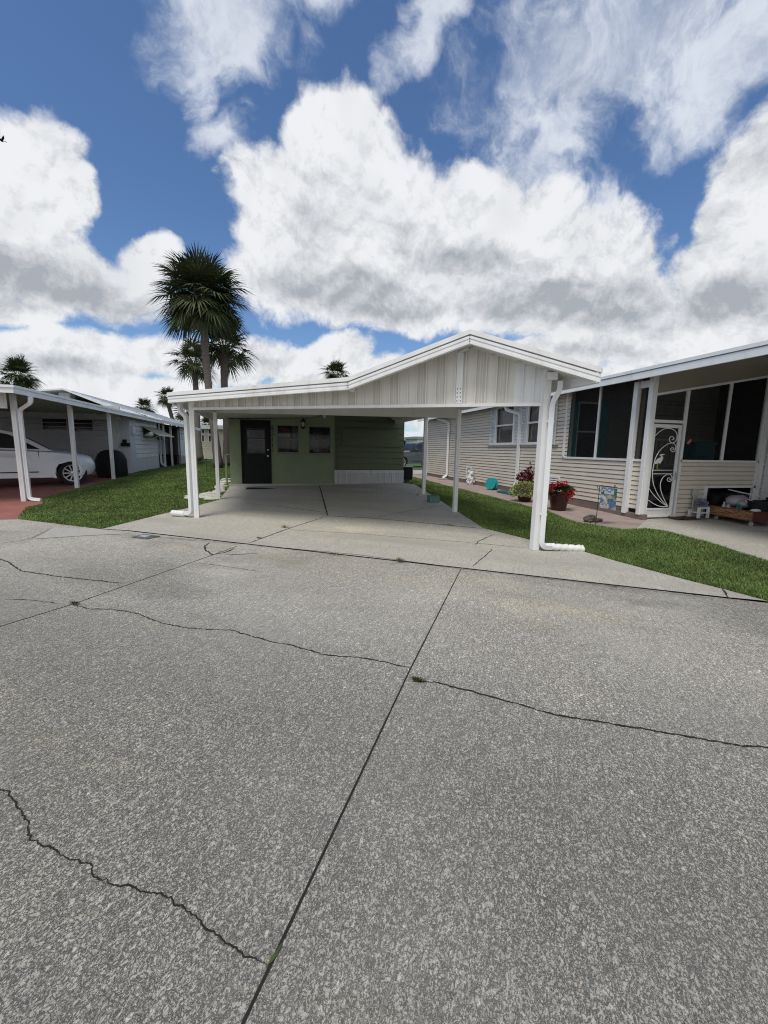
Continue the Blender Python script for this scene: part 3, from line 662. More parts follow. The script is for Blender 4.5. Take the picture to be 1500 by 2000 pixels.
# header beam across the middle, side beams and beam ends
bm_ = MB(); e2 = (MP - P2); e2.z = 0; e2.normalize(); n2 = Vector((e2.y, -e2.x, 0))
A, B = P2.xy.to_3d() + n2 * .05, MP.xy.to_3d() + n2 * .05
zl = zP; bm_.hexa([A + Z * zl - n2 * .05, B + Z * zM - n2 * .05, B + Z * zM, A + Z * zl, A + Z * (zl + .16) - n2 * .05, B + Z * (zM + .30) - n2 * .05, B + Z * (zM + .30), A + Z * (zl + .16)])
hb = bm_.build('header_beam', SOFFIT, cp)
for fx in (805, 893):
    for fy in (797, 803, 809): rivet(onv(fx, fy, A, B), n2, hb)
sb = MB(); a = onf(384, 795); a = Vector((LP.x, LP.y, a.z)); w_ = Vector((-1.52, YB, 2.42))
p2t = Vector((P2.x, P2.y, zP)); sb.bar(a + Z * .06, p2t + Z * .075, .05, .12); sb.bar(p2t + Z * .075, w_ + Z * .05, .05, .12); sb.build('side_beam', SOFFIT, cp)
sb = MB(); sb.bar(Vector((RP.x, RP.y + .05, 2.30)), Vector((MP.x, MP.y, 2.36)), .05, .14); sb.bar(Vector((MP.x, MP.y, 2.36)), Vector((4.1, YB, 2.5)), .05, .14); sb.build('side_beam', SOFFIT, cp)
for (x, y, sz) in ((1079, 735, .14), (376, 785, .10), (689, 762, .075)):
    c = onf(x, y, .03); e_ = MB(); e_.obox(c, FE * sz / 2, FN * .05, Z * sz * .36)
    if x > 1000:
        for k in (-1, 0, 1): e_.lathe([(.006, 0), (.005, .005)], c + FN * .05 + FE * .02 + Z * k * .03, 6, FN)
    e_.build('beam_end', TRIM, cp, bevel=.006)
sf = MB(); a = fpt(fl[2], fz[2] - .115, OV - .04); sf.bar(Vector((a.x, a.y + .1, a.z - .06)), Vector((a.x, YB, a.z - .06)), .06, .1); sf.build('ridge_beam', SOFFIT, cp)
# roof ventilator behind the ridge
c = fpt(fl[2] - .05, 0, -.62); vt = MB(); vt.lathe([(.16, 0), (.16, .12), (.24, .15), (.235, .20), (.16, .27), (.05, .30)], Vector((c.x - .08, c.y, fz[2] - .16)), 18); vt.build('roof_vent', mat('dull_dark_metal', (.06, .06, .065), .5), cp, smooth=True)
# downspouts: corrugated rectangular pipe with elbows
def downspout(pts, w=.078, d=.068, parent=cp, m=WHITE, rings=True, up=Z):
    pts = [Vector(p) for p in pts]; P = [pts[0]]
    for i in range(1, len(pts) - 1):                                # rounded elbows
        a, b, c = pts[i - 1], pts[i], pts[i + 1]; r = min(.09, (b - a).length * .45, (c - b).length * .45)
        p, q = b + (a - b).normalized() * r, b + (c - b).normalized() * r
        P += [p.lerp(b, t).lerp(b.lerp(q, t), t) for t in (0, .2, .4, .6, .8, 1)]
    P.append(pts[-1]); mb = MB()
    h, k = w / 2, d / 2; f = .15
    prof = [(-h, -k), (-h * .35, -k), (-h * .25, -k * .8), (h * .25, -k * .8), (h * .35, -k), (h, -k), (h, k), (h * .35, k), (h * .25, k * .8), (-h * .25, k * .8), (-h * .35, k), (-h, k)]
    mb.sweep(P, prof, up=up)
    return mb.build('downspout', m, parent, smooth=True), P
rg = RP
o_ = FN * .0
top = onv(1094, 752, RP + FN * .02, RP + FN * .02 + FE); e1_ = onv(1094, 764, RP + FN * .02, RP + FE + FN * .02); e2_ = onv(1076, 781, RP + FN * .02, RP + FE + FN * .02)
bx = RP + FE * .098 + FN * .03
bt = G(1060, 1068); en = G(1138, 1077)
ds, _ = downspout([top + Z * .05, Vector((top.x, top.y, e1_.z)), Vector((bx.x, bx.y, e2_.z - .03)), Vector((bx.x, bx.y, .085)), Vector((bx.x, bx.y, .085)) + (en - bx).xy.to_3d().normalized() * .18], up=FE)
sp = MB(); q0 = Vector((bx.x, bx.y, .08)) + (en - bx).xy.to_3d().normalized() * .14; q1 = Vector((en.x, en.y, .055)); k = 15
pts = [q0.lerp(q1, i / k) + Vector((0, 0, .008 * math.sin(i * 2.1))) for i in range(k + 1)]
sp.tube(pts, .05, 12, scale=[1.06 if i % 2 else .94 for i in range(k)] + [1.2]); sp.build('spout_hose', WHITE2, ds, smooth=True)
for z_ in (.55, 1.86): br = MB(); br.bar(bx + Z * z_ - FE * .05, bx + Z * z_ + FE * .042, .074, .02); br.build('strap', WHITE2, ds)
lt = onv(351, 792, LP + FN * .1, LP + FE + FN * .1); l1 = onv(352, 803, LP + FN * .1, LP + FE + FN * .1); l2 = onv(369, 813, LP + FN * .05, LP + FE + FN * .05)
lx = LP - FE * .098 + FN * .04; le = G(338, 1009)
ds, _ = downspout([lt + Z * .08, Vector((lt.x, lt.y, l1.z)), Vector((lx.x, lx.y, l2.z)), Vector((lx.x, lx.y, .11)), Vector((lx.x, lx.y, .1)) + (le - lx).xy.to_3d().normalized() * .2], up=FE)
sp = MB(); dr_ = (le - lx).xy.to_3d().normalized(); q0 = Vector((lx.x, lx.y, .085)) + dr_ * .17; q1 = Vector((le.x, le.y, .075 + le.z))
pts = [q0.lerp(q1, i / 9) for i in range(10)]; sp.tube(pts, .065, 12, scale=[1.0 if i % 2 else .92 for i in range(10)]); sp.build('spout_hose', WHITE2, ds, smooth=True)

# ------------------------------------------------------------------ green house at the back
YW = 14.1
hs = thing('mobile_home', (1.3, 18, .2), 'green mobile home with dark door and two windows at the back of the carport', 'house')
def wy(x, y): return ony(x, y, YW)
XL0, XM, XR0 = -1.56, wy(655, 900).x, wy(789, 900).x
d0, d1 = wy(470.5, 820), wy(529.5, 944.5)
w1a, w1b = wy(540.5, 829.5), wy(584.5, 885); w2a, w2b = wy(602.5, 832), wy(646, 886.5)
ops = [(d0.x - XL0, d1.x - XL0, 0, d0.z), (w1a.x - XL0, w1b.x - XL0, w1b.z, w1a.z), (w2a.x - XL0, w2b.x - XL0, w2b.z, w2a.z)]
wl = MB(); flat_wall(wl, (XL0, YW), (1, 0), (0, -1), XM - XL0, .26, 2.40, ops); wl.obox((XL0 + .05, YW + 3, 1.32), X1 * .05, Y1 * 2.89, Z * 1.06)
def roof_at(x): return roof_z((x - LP.x - FN.x * OV) / FE.x) - .13
xk = [XL0] + [q for q in (LP.x + FN.x * OV + FE.x * f for f in fl) if XL0 < q < XM] + [XM]
wl.prism([(XL0, YW, 2.40), (XM, YW, 2.40)] + [(q, YW, roof_at(q)) for q in xk[::-1]], (0, .1, 0))
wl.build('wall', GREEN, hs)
bs = MB(); bs.box(XL0 - .06, XM, YW - .07, YW + 6, .1, .258); bs.build('foundation', PALEC, hs, bevel=.01)
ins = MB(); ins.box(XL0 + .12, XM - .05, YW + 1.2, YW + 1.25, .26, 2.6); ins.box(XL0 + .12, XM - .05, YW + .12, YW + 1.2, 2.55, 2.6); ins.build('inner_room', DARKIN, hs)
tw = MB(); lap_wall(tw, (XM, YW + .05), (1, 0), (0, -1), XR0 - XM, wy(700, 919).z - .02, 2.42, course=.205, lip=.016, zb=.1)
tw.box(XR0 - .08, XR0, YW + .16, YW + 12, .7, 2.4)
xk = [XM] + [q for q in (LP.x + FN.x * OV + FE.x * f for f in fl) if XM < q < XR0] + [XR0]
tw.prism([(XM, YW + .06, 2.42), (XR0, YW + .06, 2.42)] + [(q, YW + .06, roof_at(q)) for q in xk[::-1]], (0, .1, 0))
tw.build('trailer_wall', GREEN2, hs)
pv0, pv1 = ony(669, 838, YW + .05), ony(780, 873, YW + .05); pb = MB(); pb.box(pv0.x, pv1.x, YW + .002, YW + .03, pv1.z, pv0.z); pb.box(pv0.x, pv1.x, YW - .012, YW + .002, pv1.z - .008, pv1.z + .01); pb.box(pv0.x - .01, pv0.x + .008, YW - .008, YW + .002, pv1.z, pv0.z)
pb.build('window_panel', GREEN2, hs)
tm = MB(); tm.box(XM - .03, XM + .02, YW - .015, YW + .04, .7, 2.6); tm.build('corner_trim', GREEN2, hs)
sk = MB(); s0_ = wy(653, 918); s1_ = wy(787, 947); sk.box(s0_.x, s1_.x, YW - .06, YW, .2, s0_.z); q = s0_.x + .05
sk.box(s0_.x, s1_.x, YW - .075, YW - .055, s0_.z - .09, s0_.z + .005)
while q < s1_.x - .05: sk.box(q, q + .028, YW - .088, YW - .06, .22, s0_.z - .09); q += .085
skirt = sk.build('skirting', mat('grey_white_skirting', (.50, .51, .53), .55, .12, 2, .3, (.38, .38, .37), (6, 6, .3)), hs); sj = MB(); jx = wy(723.5, 930).x; sj.box(jx - .006, jx + .006, YW - .079, YW - .075, .22, s0_.z); sj.build('seam', NEARBLACK, skirt)
hr = MB(); hr.box(-1.7, 4.3, 14.7, 27, 2.40, 2.48); hr.build('roof', ROOFMETAL, hs)
bk = MB(); bk.box(XM + .0, XR0, YW + .3, YW + 12, .3, .6); bk.box(XL0, XR0, YW + 11.9, YW + 12, .3, 2.4); bk.build('floor_deck', GREEN2, hs)
# beam along the top of the back wall
tb = MB(); c0 = wy(633, 806); tb.box(XM - .3, XR0, YW - .16, YW - .04, 2.53, 2.66); tb.bar(Vector((c0.x, YW - .1, 2.62)), Vector((c0.x, YW - .1, 2.42)), .09, .09, Y1); tb.build('wall_beam', SOFFIT, cp)
# door
dm = MB(); dm.box(d0.x, d1.x, YW + .02, YW + .06, .262, d0.z)
door = dm.build('door', NEARBLACK, hs)
fr = MB(); frame(fr, ((d0.x + d1.x) / 2, YW - .006, (.262 + d0.z) / 2), X1, -Y1, d1.x - d0.x + .05, d0.z - .262 + .02, .035, .03); fr.build('door_frame', NEARBLACK, hs)
gl0, gl1 = wy(481, 836), wy(519, 886); dg = MB(); frame(dg, ((gl0.x + gl1.x) / 2, YW + .012, (gl0.z + gl1.z) / 2), X1, -Y1, gl1.x - gl0.x, gl0.z - gl1.z, .03, .02)
dg.obox(((gl0.x + gl1.x) / 2, YW + .012, wy(500, 856).z), X1 * (gl1.x - gl0.x) / 2, Y1 * .01, Z * .018)
dwf = dg.build('window_frame', mat('charcoal_frame', (.03, .031, .033), .4), door); pg = MB(); pg.box(gl0.x, gl1.x, YW + .012, YW + .018, gl1.z, gl0.z); pg.build('pane', GLASS, door)
cu_ = MB(); a, b = wy(485, 840), wy(515, 855); cu_.box(a.x, b.x, YW + .007, YW + .011, b.z, a.z); a, b = wy(485, 858), wy(515, 873); cu_.box(a.x, b.x, YW + .007, YW + .011, b.z, a.z); cu_.build('blind', mat('dim_blind', (.10, .105, .11), .5), door)
kn = MB(); c = wy(523.5, 890.5); kn.lathe([(.03, 0), (.03, .01), (.015, .02), (.015, .04), (.032, .05), (.034, .07), (.02, .085)], (c.x, YW + .02, c.z), 14, -Y1); kn.build('handle', ALU, door, smooth=True)
kn = MB(); c = wy(523.5, 878.5); kn.lathe([(.026, 0), (.026, .015), (.012, .02)], (c.x, YW + .02, c.z), 14, -Y1); kn.build('lock', ALU, door, smooth=True)
# two sash windows
for (a, b), kind in (((w1a, w1b), 0), ((w2a, w2b), 1)):
    f_ = MB(); cx, cz, ww, hh = (a.x + b.x) / 2, (a.z + b.z) / 2, b.x - a.x, a.z - b.z
    frame(f_, (cx, YW + .03, cz), X1, -Y1, ww, hh, .028, .03); f_.obox((cx, YW + .03, cz), X1 * ww / 2, Y1 * .014, Z * .014)
    wn = f_.build('window', mat('greenish_frame', (.16, .18, .14), .5), hs)
    s_ = MB(); s_.box(a.x - .02, b.x + .02, YW - .03, YW + .01, b.z - .045, b.z - .004); s_.build('sill', mat('greenish_frame', (.16, .18, .14)), wn)
    g_ = MB(); g_.box(a.x, b.x, YW + .055, YW + .06, b.z, a.z); g_.build('pane', mat('thin_glass', (.03, .03, .03), .03, spec=.5, alpha=.35), wn)
    if kind == 0:
        c_ = MB(); c_.box(a.x + .02, b.x - .1, YW + .12, YW + .13, b.z + .14, cz + .02); c_.box(b.x - .2, b.x - .02, YW + .15, YW + .16, b.z + .1, a.z - .03); c_.build('curtain', CURTAIN, wn)
        sg = MB(); x0, x1, z0, z1 = a.x + .03, a.x + .43, cz + .03, a.z - .05
        sg.box(x0, x1, YW + .066, YW + .07, z0, z1); sign = sg.build('window_sign', BLACKSIGN, wn)
        s2 = MB(); s2.box(x0 + .01, x1 - .01, YW + .062, YW + .0655, z0 + .02, z0 + .15); s2.build('sign_strip', WHITESIGN, wn)
        SIGN = (x0, x1, z0 + .19, z1 - .03, wn)
    else:
        c_ = MB(); c_.box(a.x + .05, a.x + .36, YW + .10, YW + .11, b.z + .05, cz - .02); c_.build('curtain', mat('cream_box', (.36, .34, .30), .8), wn)
        c_ = MB()
        for k in range(3): c_.box(a.x + .38 + k * .1, a.x + .46 + k * .1, YW + .12, YW + .14, b.z + .03, cz - .02)
        c_.build('blind', BEIGEBRICK, wn)
        c_ = MB(); c_.lathe([(.035, 0), (.05, .03), (.05, .07), (.03, .1)], (a.x + .1, YW + .08, b.z + .03), 12); c_.build('ornament', NEARBLACK, wn)
def text(body, size, mt, parent, loc, name='number', rot=(R(90), 0, 0), ext=.004, sx=1):
    c = bpy.data.curves.new(name, 'FONT'); c.body = body; c.size = size; c.align_x = 'CENTER'; c.align_y = 'CENTER'; c.extrude = ext; c.resolution_u = 3
    o = bpy.data.objects.new(name, c); COL.objects.link(o); dg_ = bpy.context.evaluated_depsgraph_get(); dg_.update()
    me = bpy.data.meshes.new_from_object(o.evaluated_get(dg_)); bpy.data.objects.remove(o); bpy.data.curves.remove(c)
    me.materials.clear(); me.materials.append(mt); me.transform(Matrix.Scale(sx, 4, X1)); me.transform(Matrix.Rotation(rot[2], 4, 'Z') @ Matrix.Rotation(rot[0], 4, 'X'))
    q = bpy.data.objects.new(name, me); COL.objects.link(q); q.parent = parent
    org = Vector((0, 0, 0)); p = parent
    while p: org += p.location; p = p.parent
    q.location = Vector(loc) - org; return q
for ch, y in (('6', 836.2), ('5', 847.5), ('1', 858.5), ('1', 869.5)):
    c = wy(532.3, y); text(ch, .205, BLACKSIGN, hs, (c.x, YW - .008, c.z), 'house_number', sx=.95)
c = wy(532.3, 880.5); text('6', .15, mat('faded_number', (.06, .085, .05), .7), hs, (c.x, YW - .006, c.z), 'house_number')
x0, x1, z0, z1, wn = SIGN
text('FOR', .13, REDSIGN, wn, (x0 + .12, YW + .063, (z0 + z1) / 2), 'lettering'); text('SALE', .13, REDSIGN, wn, (x0 + .29, YW + .063, (z0 + z1) / 2), 'lettering', sx=.8)
# lantern
c0, c1 = wy(591.5, 816), wy(591.5, 838); H_ = c0.z - c1.z; lx_ = c0.x
lb = MB(); lb.box(lx_ - .05, lx_ + .05, YW - .02, YW, c1.z + .02, c1.z + .12); lb.tube([(lx_, YW - .02, c1.z + .07), (lx_, YW - .1, c1.z + .02), (lx_, YW - .12, c1.z + .05)], .012, 8)
lb.lathe([(.02, 0), (.06, .03), (.065, .06), (.05, .07)], (lx_, YW - .12, c1.z), 8); lb.lathe([(.075, 0), (.06, .05), (.02, .10), (.008, .14)], (lx_, YW - .12, c0.z - .14), 8)
for k in range(4):
    a_ = k * math.pi / 2 + .4; lb.tube([(lx_ + .055 * math.cos(a_), YW - .12 + .055 * math.sin(a_), c1.z + .06), (lx_ + .062 * math.cos(a_), YW - .12 + .062 * math.sin(a_), c0.z - .13)], .006, 5)
lan = lb.build('wall_lantern', NEARBLACK, hs); lg = MB(); lg.lathe([(.03, .07), (.05, .1), (.05, H_ - .16), (.03, H_ - .14)], (lx_, YW - .12, c1.z), 10); lg.build('lamp_glass', LAMPGLASS, lan, smooth=True)
# green downpipe at the left corner
gp = MB(); gp.tube([(XL0 - .1, YW - .02, .3), (XL0 - .1, YW - .02, 1.1)], .025, 8); gp.tube([(XL0 - .18, YW + .4, .3), (XL0 - .18, YW + .4, 1.15), (XL0 - .05, YW + .4, 1.2)], .02, 8); gp.build('side_pipe', GREEN, hs)
# things by the green house
c = [G(481, 956), G(481, 951.5), G(537, 950), G(537, 955)]
dmx = MB(); m0, m1 = G(480, 957), G(539, 955); mz = gz(m0.x, m0.y) + .014; dmx.box(m0.x, m1.x, m0.y + .02, m0.y + .48, mz, mz + .016); k = m0.x + .02
while k < m1.x - .02: dmx.box(k, k + .012, m0.y + .04, m0.y + .46, mz + .016, mz + .02); k += .03
tag(dmx.build('door_mat', COVER), 'black ribbed door mat lying before the dark door', 'door mat')
ac0 = Vector((4.42, 14.55, .25)); ac = thing('air_conditioner', ac0, 'black faced box unit on legs at the right corner of the green house', 'air conditioner')
q = ony(786, 911, 14.5); q1 = ony(805, 938, 14.5)
am = MB(); am.box(q.x, q1.x + .03, 14.5, 14.95, q1.z, q.z); am.build('casing', mat('grey_casing', (.32, .33, .33), .5), ac, bevel=.01)
am = MB(); am.box(q.x + .025, q1.x, 14.485, 14.499, q1.z + .02, q.z - .02)
for k in range(10): am.box(q.x + .03, q1.x - .005, 14.478, 14.485, q1.z + .03 + k * (q.z - q1.z - .06) / 10, q1.z + .04 + k * (q.z - q1.z - .06) / 10)
am.build('grille', NEARBLACK, ac)
for xx in (q.x + .04, q1.x - .04):
    am = MB(); am.box(xx - .02, xx + .02, 14.55, 14.85, .23, q1.z); am.build('leg', ALU, ac)
# concrete pad under the rear post and teal planter block
pdm = MB(); c = RR; pdm.box(c.x - .17, c.x + .17, c.y - .12, c.y + .14, gz(c.x, c.y) - .02, gz(c.x, c.y) + .045); tag(pdm.build('footing_block', PALEC, bevel=.012), 'flat concrete pad under the rear right carport post', 'concrete pad')
c = G(849, 983); bw = MB(); z0 = gz(c.x, c.y) + .012; w_ = .11
for s in (-1, 1): bw.box(c.x + s * w_ - .02, c.x + s * w_ + .02, c.y, c.y + .22, z0, z0 + .17)
bw.box(c.x - w_ + .02, c.x + w_ - .02, c.y, c.y + .035, z0, z0 + .17); bw.box(c.x - w_ + .02, c.x + w_ - .02, c.y + .185, c.y + .22, z0, z0 + .17)
bl = bw.build('planter_block', mat('teal_painted_block', (.10, .20, .19), .8, .25, 8, .5, (.16, .17, .15)), bevel=.006); tag(bl, 'small teal painted hollow block beside the rear carport post', 'planter block')
sm = MB(); sm.box(c.x - w_ + .02, c.x + w_ - .02, c.y + .035, c.y + .185, z0, z0 + .12); sm.build('soil_fill', SOIL, bl)
c = G(285, 1049); mc = MB(); ex = SD.to_3d(); ey = SN.to_3d(); mc.obox(c + Z * .008, ex * .17, ey * .12, Z * .006); mc_o = mc.build('meter_cover', mat('dark_cast_iron', (.10, .11, .115), .6, .3, 20, .5, (.2, .2, .19)), bevel=.003); tag(mc_o, 'small rectangular water meter cover set in the street edge', 'meter cover')
mc = MB(); mc.obox(c + Z * .0165 - ex * .03, ex * .075, ey * .05, Z * .002); mc.build('lid', ALU, mc_o)

# ------------------------------------------------------------------ left neighbour: long white home with carport
XL = -6.08
lh = thing('mobile_home', (-8.5, 20, .15), 'long white mobile home with car-filled carport and red floor on the left', 'house')
EX = -5.72
ez0, ez1 = onx(24, 752, EX), onx(318, 821, EX); yF, yE = ez0.y, ez1.y
def zE(y): return ez0.z + (ez1.z - ez0.z) * (y - yF) / (yE - yF)
r_ = MB(); LX = -15.0
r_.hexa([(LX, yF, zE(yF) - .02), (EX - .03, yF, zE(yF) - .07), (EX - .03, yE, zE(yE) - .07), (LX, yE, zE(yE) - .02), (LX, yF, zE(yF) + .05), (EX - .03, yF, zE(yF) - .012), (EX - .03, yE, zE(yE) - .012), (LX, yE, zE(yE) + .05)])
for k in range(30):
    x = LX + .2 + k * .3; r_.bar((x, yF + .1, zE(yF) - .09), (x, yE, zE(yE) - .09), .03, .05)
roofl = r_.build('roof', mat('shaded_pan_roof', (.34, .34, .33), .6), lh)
f_ = MB()
for lo, hi, out in ((-.055, 0, .04), (-.17, -.055, .015)):
    f_.hexa([(EX - .03, yF - out, zE(yF) + lo), (EX + out, yF - out, zE(yF) + lo), (EX + out, yE, zE(yE) + lo), (EX - .03, yE, zE(yE) + lo), (EX - .03, yF - out, zE(yF) + hi), (EX + out, yF - out, zE(yF) + hi), (EX + out, yE, zE(yE) + hi), (EX - .03, yE, zE(yE) + hi)])
    f_.box(LX, EX - .03, yF - out, yF + .03, zE(yF) + lo, zE(yF) + hi)
f_.build('fascia', WHITE, lh)
fpn = MB(); yP = yF + .5; zq = ony(8, 795, yP).z; fpn.box(LX, XL - .05, yP, yP + .02, zq, zE(yF) - .05); k = XL - .12
while k > LX: fpn.box(k, k + .02, yP - .014, yP, zq, zE(yF) - .06); k -= .15
fpn.box(LX, XL - .05, yP - .02, yP + .03, zq - .03, zq + .01); fpn.build('gable_panel', LWHITE, lh)
for (x, y) in ((48, 979), (151, 953), (222, 936)):
    b_ = G(x, y); post(Vector((b_.x, b_.y, gz(b_.x, b_.y))), zE(b_.y) - .1, w=.10, parent=lh, m=WHITE)
b_ = G(48, 979); t0, t1, t2 = onx(60, 779, EX + .03), onx(60, 787, EX + .03), onx(37, 796, XL + .02)
ds, P_ = downspout([t0 + Z * .05, t1, Vector((b_.x + .13, b_.y - .03, t2.z - .05)), Vector((b_.x + .13, b_.y - .03, .07)), Vector((b_.x + .40, b_.y - .1, .05))], parent=lh)
yW = 19.85
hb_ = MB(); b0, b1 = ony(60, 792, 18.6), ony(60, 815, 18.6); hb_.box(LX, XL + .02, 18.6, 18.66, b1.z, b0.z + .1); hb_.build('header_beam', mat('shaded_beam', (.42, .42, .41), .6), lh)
def lw(x, y): return ony(x, y, yW)
win = [(lw(82, 817), lw(132, 841)), (lw(144, 819), lw(183, 843))]
ops = [(a.x - LX, b.x - LX, b.z, a.z) for a, b in win]
xs_ = lw(213, 870).x
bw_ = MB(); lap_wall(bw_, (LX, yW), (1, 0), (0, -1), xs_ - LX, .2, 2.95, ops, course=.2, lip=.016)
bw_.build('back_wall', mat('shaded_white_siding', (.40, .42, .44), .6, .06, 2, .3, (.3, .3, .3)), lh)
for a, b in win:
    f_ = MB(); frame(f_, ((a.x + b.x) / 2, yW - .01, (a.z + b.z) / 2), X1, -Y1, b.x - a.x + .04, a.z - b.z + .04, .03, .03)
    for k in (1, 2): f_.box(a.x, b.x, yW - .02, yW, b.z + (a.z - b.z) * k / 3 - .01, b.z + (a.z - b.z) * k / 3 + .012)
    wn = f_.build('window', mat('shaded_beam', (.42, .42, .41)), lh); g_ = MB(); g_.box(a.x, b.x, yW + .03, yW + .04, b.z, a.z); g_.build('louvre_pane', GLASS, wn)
# storage room at the corner, vertical panels
xc = XL - .08
sh = MB(); sh.box(xs_, xc, yW - .02, yW + .06, .2, 2.62); k = xs_ + .1
while k < xc - .05: sh.box(k, k + .012, yW - .028, yW - .02, .25, 2.35); k += .13
sh.box(xs_, xc, yW - .03, yW - .02, 2.36, 2.40); k = xs_ + .06
while k < xc - .05: sh.box(k, k + .07, yW - .03, yW - .02, 2.41, 2.6); k += .16
sh.build('storage_wall', LWHITE, lh)
cw = MB(); cw.box(xc - .32, xc + .03, yW - .045, yW - .03, .2, 2.6); cw.box(xc, xc + .03, yW - .03, yW + .6, .2, 2.6); cw.build('corner_board', BLUEGREY, lh)
ub = MB(); a, b = onx(263, 833, xc + .1), onx(271, 850, xc + .1); ub.box(xc + .03, xc + .12, yW + .1, yW + .42, b.z, a.z); ub.build('meter_box', ALU, lh, bevel=.008)
mbx = MB(); mbx.box(xc - .30, xc + .02, yW - .20, yW - .046, 1.38, 1.52); mbx.box(xc - .24, xc - .1, yW - .16, yW - .046, 1.52, 1.66); tag(mbx.build('wall_mailbox', NEARBLACK, bevel=.01), 'black mailbox hung on the corner board of the white home', 'mailbox')
# side wall with the awning window
ya, yb_ = yW + .6, onx(310, 900, xc).y
aw0, aw1 = onx(279, 843, xc), onx(309, 857, xc)
sw = MB(); lap_wall(sw, (xc, yb_), (0, -1), (1, 0), yb_ - ya, .85, 2.6, [(yb_ - aw1.y, yb_ - aw0.y, aw1.z, aw0.z + .25)], course=.2, lip=.018, zb=.05)
sw.build('side_wall', LWHITE, lh)
sb_ = MB(); sb_.box(xc - .1, xc + .022, ya, yb_, .15, .86); sb_.build('base_panel', BLUEGREY, lh)
g_ = MB(); g_.box(xc - .05, xc - .04, aw0.y, aw1.y, aw1.z, aw0.z + .25)
for k in range(3): g_.bar((xc - .03, aw0.y, aw1.z + .1 + k * .12), (xc - .03, aw1.y, aw1.z + .1 + k * .12), .03, .015)
wn = g_.build('window', GLASS, lh)
a0 = onx(276, 832, xc + .02); a1 = onx(310, 838, xc + .02); o0, o1 = onx(302, 850, xc + .75), onx(329, 852, xc + .75)
am = MB(); zt, zo = a0.z, o0.z
am.hexa([(xc + .02, a0.y, zt - .015), (xc + .75, a0.y, zo - .015), (xc + .75, a1.y, zo - .015), (xc + .02, a1.y, zt - .015), (xc + .02, a0.y, zt), (xc + .75, a0.y, zo), (xc + .75, a1.y, zo), (xc + .02, a1.y, zt)])
k = a0.y
while k < a1.y: am.bar((xc + .02, k, zt + .006), (xc + .75, k, zo + .006), .02, .014); k += .14
am.tube([(xc + .02, a0.y + .05, zo - .3), (xc + .72, a0.y + .05, zo - .02)], .012, 6); am.tube([(xc + .02, a1.y - .05, zo - .3), (xc + .72, a1.y - .05, zo - .02)], .012, 6)
am.build('awning', mat('weathered_awning', (.40, .40, .36), .6, .1, 3, .4, (.25, .24, .2)), lh)
# recessed screened porch and far end
pr = MB(); pr.box(xc - .95, xc - .9, yb_, yb_ + 7, .9, 2.6); pr.build('porch_wall', mat('grey_porch_panel', (.33, .36, .38), .7), lh)
pr = MB(); q0, q1 = yb_ + 1.0, yb_ + 4.4; pr.box(xc - .9, xc - .88, q0, q1, 1.75, 2.5); pr.build('window', GLASS, lh)
pr = MB(); pr.box(xc - .95, xc - .9, yb_ - .1, yb_ + 7, .15, .9); pr.build('base_panel', mat('dark_lattice', (.05, .04, .035), .9), lh)
for px_, py_ in ((323, 911), (337, 910.5)):
    b_ = onx(px_, py_, XL + .05); post(Vector((XL + .05, b_.y, .26)), 2.6, w=.09, parent=lh, m=WHITE)
b_ = onx(316, 905, XL); ds, _ = downspout([(XL, yb_ + .15, 2.6), (XL, yb_ + .15, .5), (XL + .25, yb_ + .1, .35)], parent=lh, m=LWHITE)
y3 = onx(353, 890, xc).y; y4 = onx(368, 890, xc).y + 2
ew = MB(); lap_wall(ew, (xc, y4), (0, -1), (1, 0), y4 - y3, .75, 2.65, course=.2, lip=.018); ew.build('end_wall', LWHITE, lh)
ew = MB(); ew.box(xc - .1, xc + .01, y3, y4, .15, .76); ew.build('base_panel', mat('pinkish_base', (.40, .33, .31), .7), lh)
ew = MB(); w0, w1 = onx(355, 846, xc + .02), onx(364, 859, xc + .02); frame(ew, (xc + .02, (w0.y + w1.y) / 2, (w0.z + w1.z) / 2), Y1, X1, w1.y - w0.y, w0.z - w1.z, .06, .03); ew.box(xc + .005, xc + .01, w0.y, w1.y, w1.z, w0.z); ew.build('window', BLUEGREY, lh)
# main roof: low gable with its eave over the side wall
mr = MB(); e0 = onx(326, 824, EX); e1 = onx(366, 831.5, EX); zr = e1.z; y5 = y4 + .3; ys = yE - .3
rdg = ony(142, 768, 20.2); xr_, zr_ = -8.5, 3.66
mr.hexa([(EX, ys, zr - .06), (xr_, ys, zr_ - .06), (xr_, y5, zr_ - .06), (EX, y5, zr - .06), (EX, ys, zr), (xr_, ys, zr_), (xr_, y5, zr_), (EX, y5, zr)])
mr.hexa([(xr_, yW + .1, zr_ - .06), (LX, yW + .1, 2.8), (LX, y5, 2.8), (xr_, y5, zr_ - .06), (xr_, yW + .1, zr_), (LX, yW + .1, 2.86), (LX, y5, 2.86), (xr_, y5, zr_)])
mr.hexa([(xr_, yW + .1, zr_ - .06), (EX - .6, yW + .1, zr + .03), (EX - .6, ys, zr + .03), (xr_, ys, zr_ - .06), (xr_, yW + .1, zr_), (EX - .6, yW + .1, zr + .11), (EX - .6, ys, zr + .11), (xr_, ys, zr_)])
k = xr_ + .3
while k < EX - .1: zz = zr_ + (zr - zr_) * (k - xr_) / (EX - xr_); mr.bar((k, ys if k > EX - .6 else yW + .1, zz + .012), (k, y5, zz + .012), .03, .025); k += .35
mrf = mr.build('roof', ROOFMETAL, lh)
f_ = MB(); f_.box(EX, EX + .03, ys, y5, zr - .16, zr + .02); f_.build('gutter', WHITE, lh)
a, b = ony(118, 769, 20.6), ony(141, 775, 20.6); v_ = MB(); v_.box(a.x, b.x, 20.4, 20.9, 2.7, a.z + .05); v_.build('skylight', LWHITE, lh, bevel=.03)
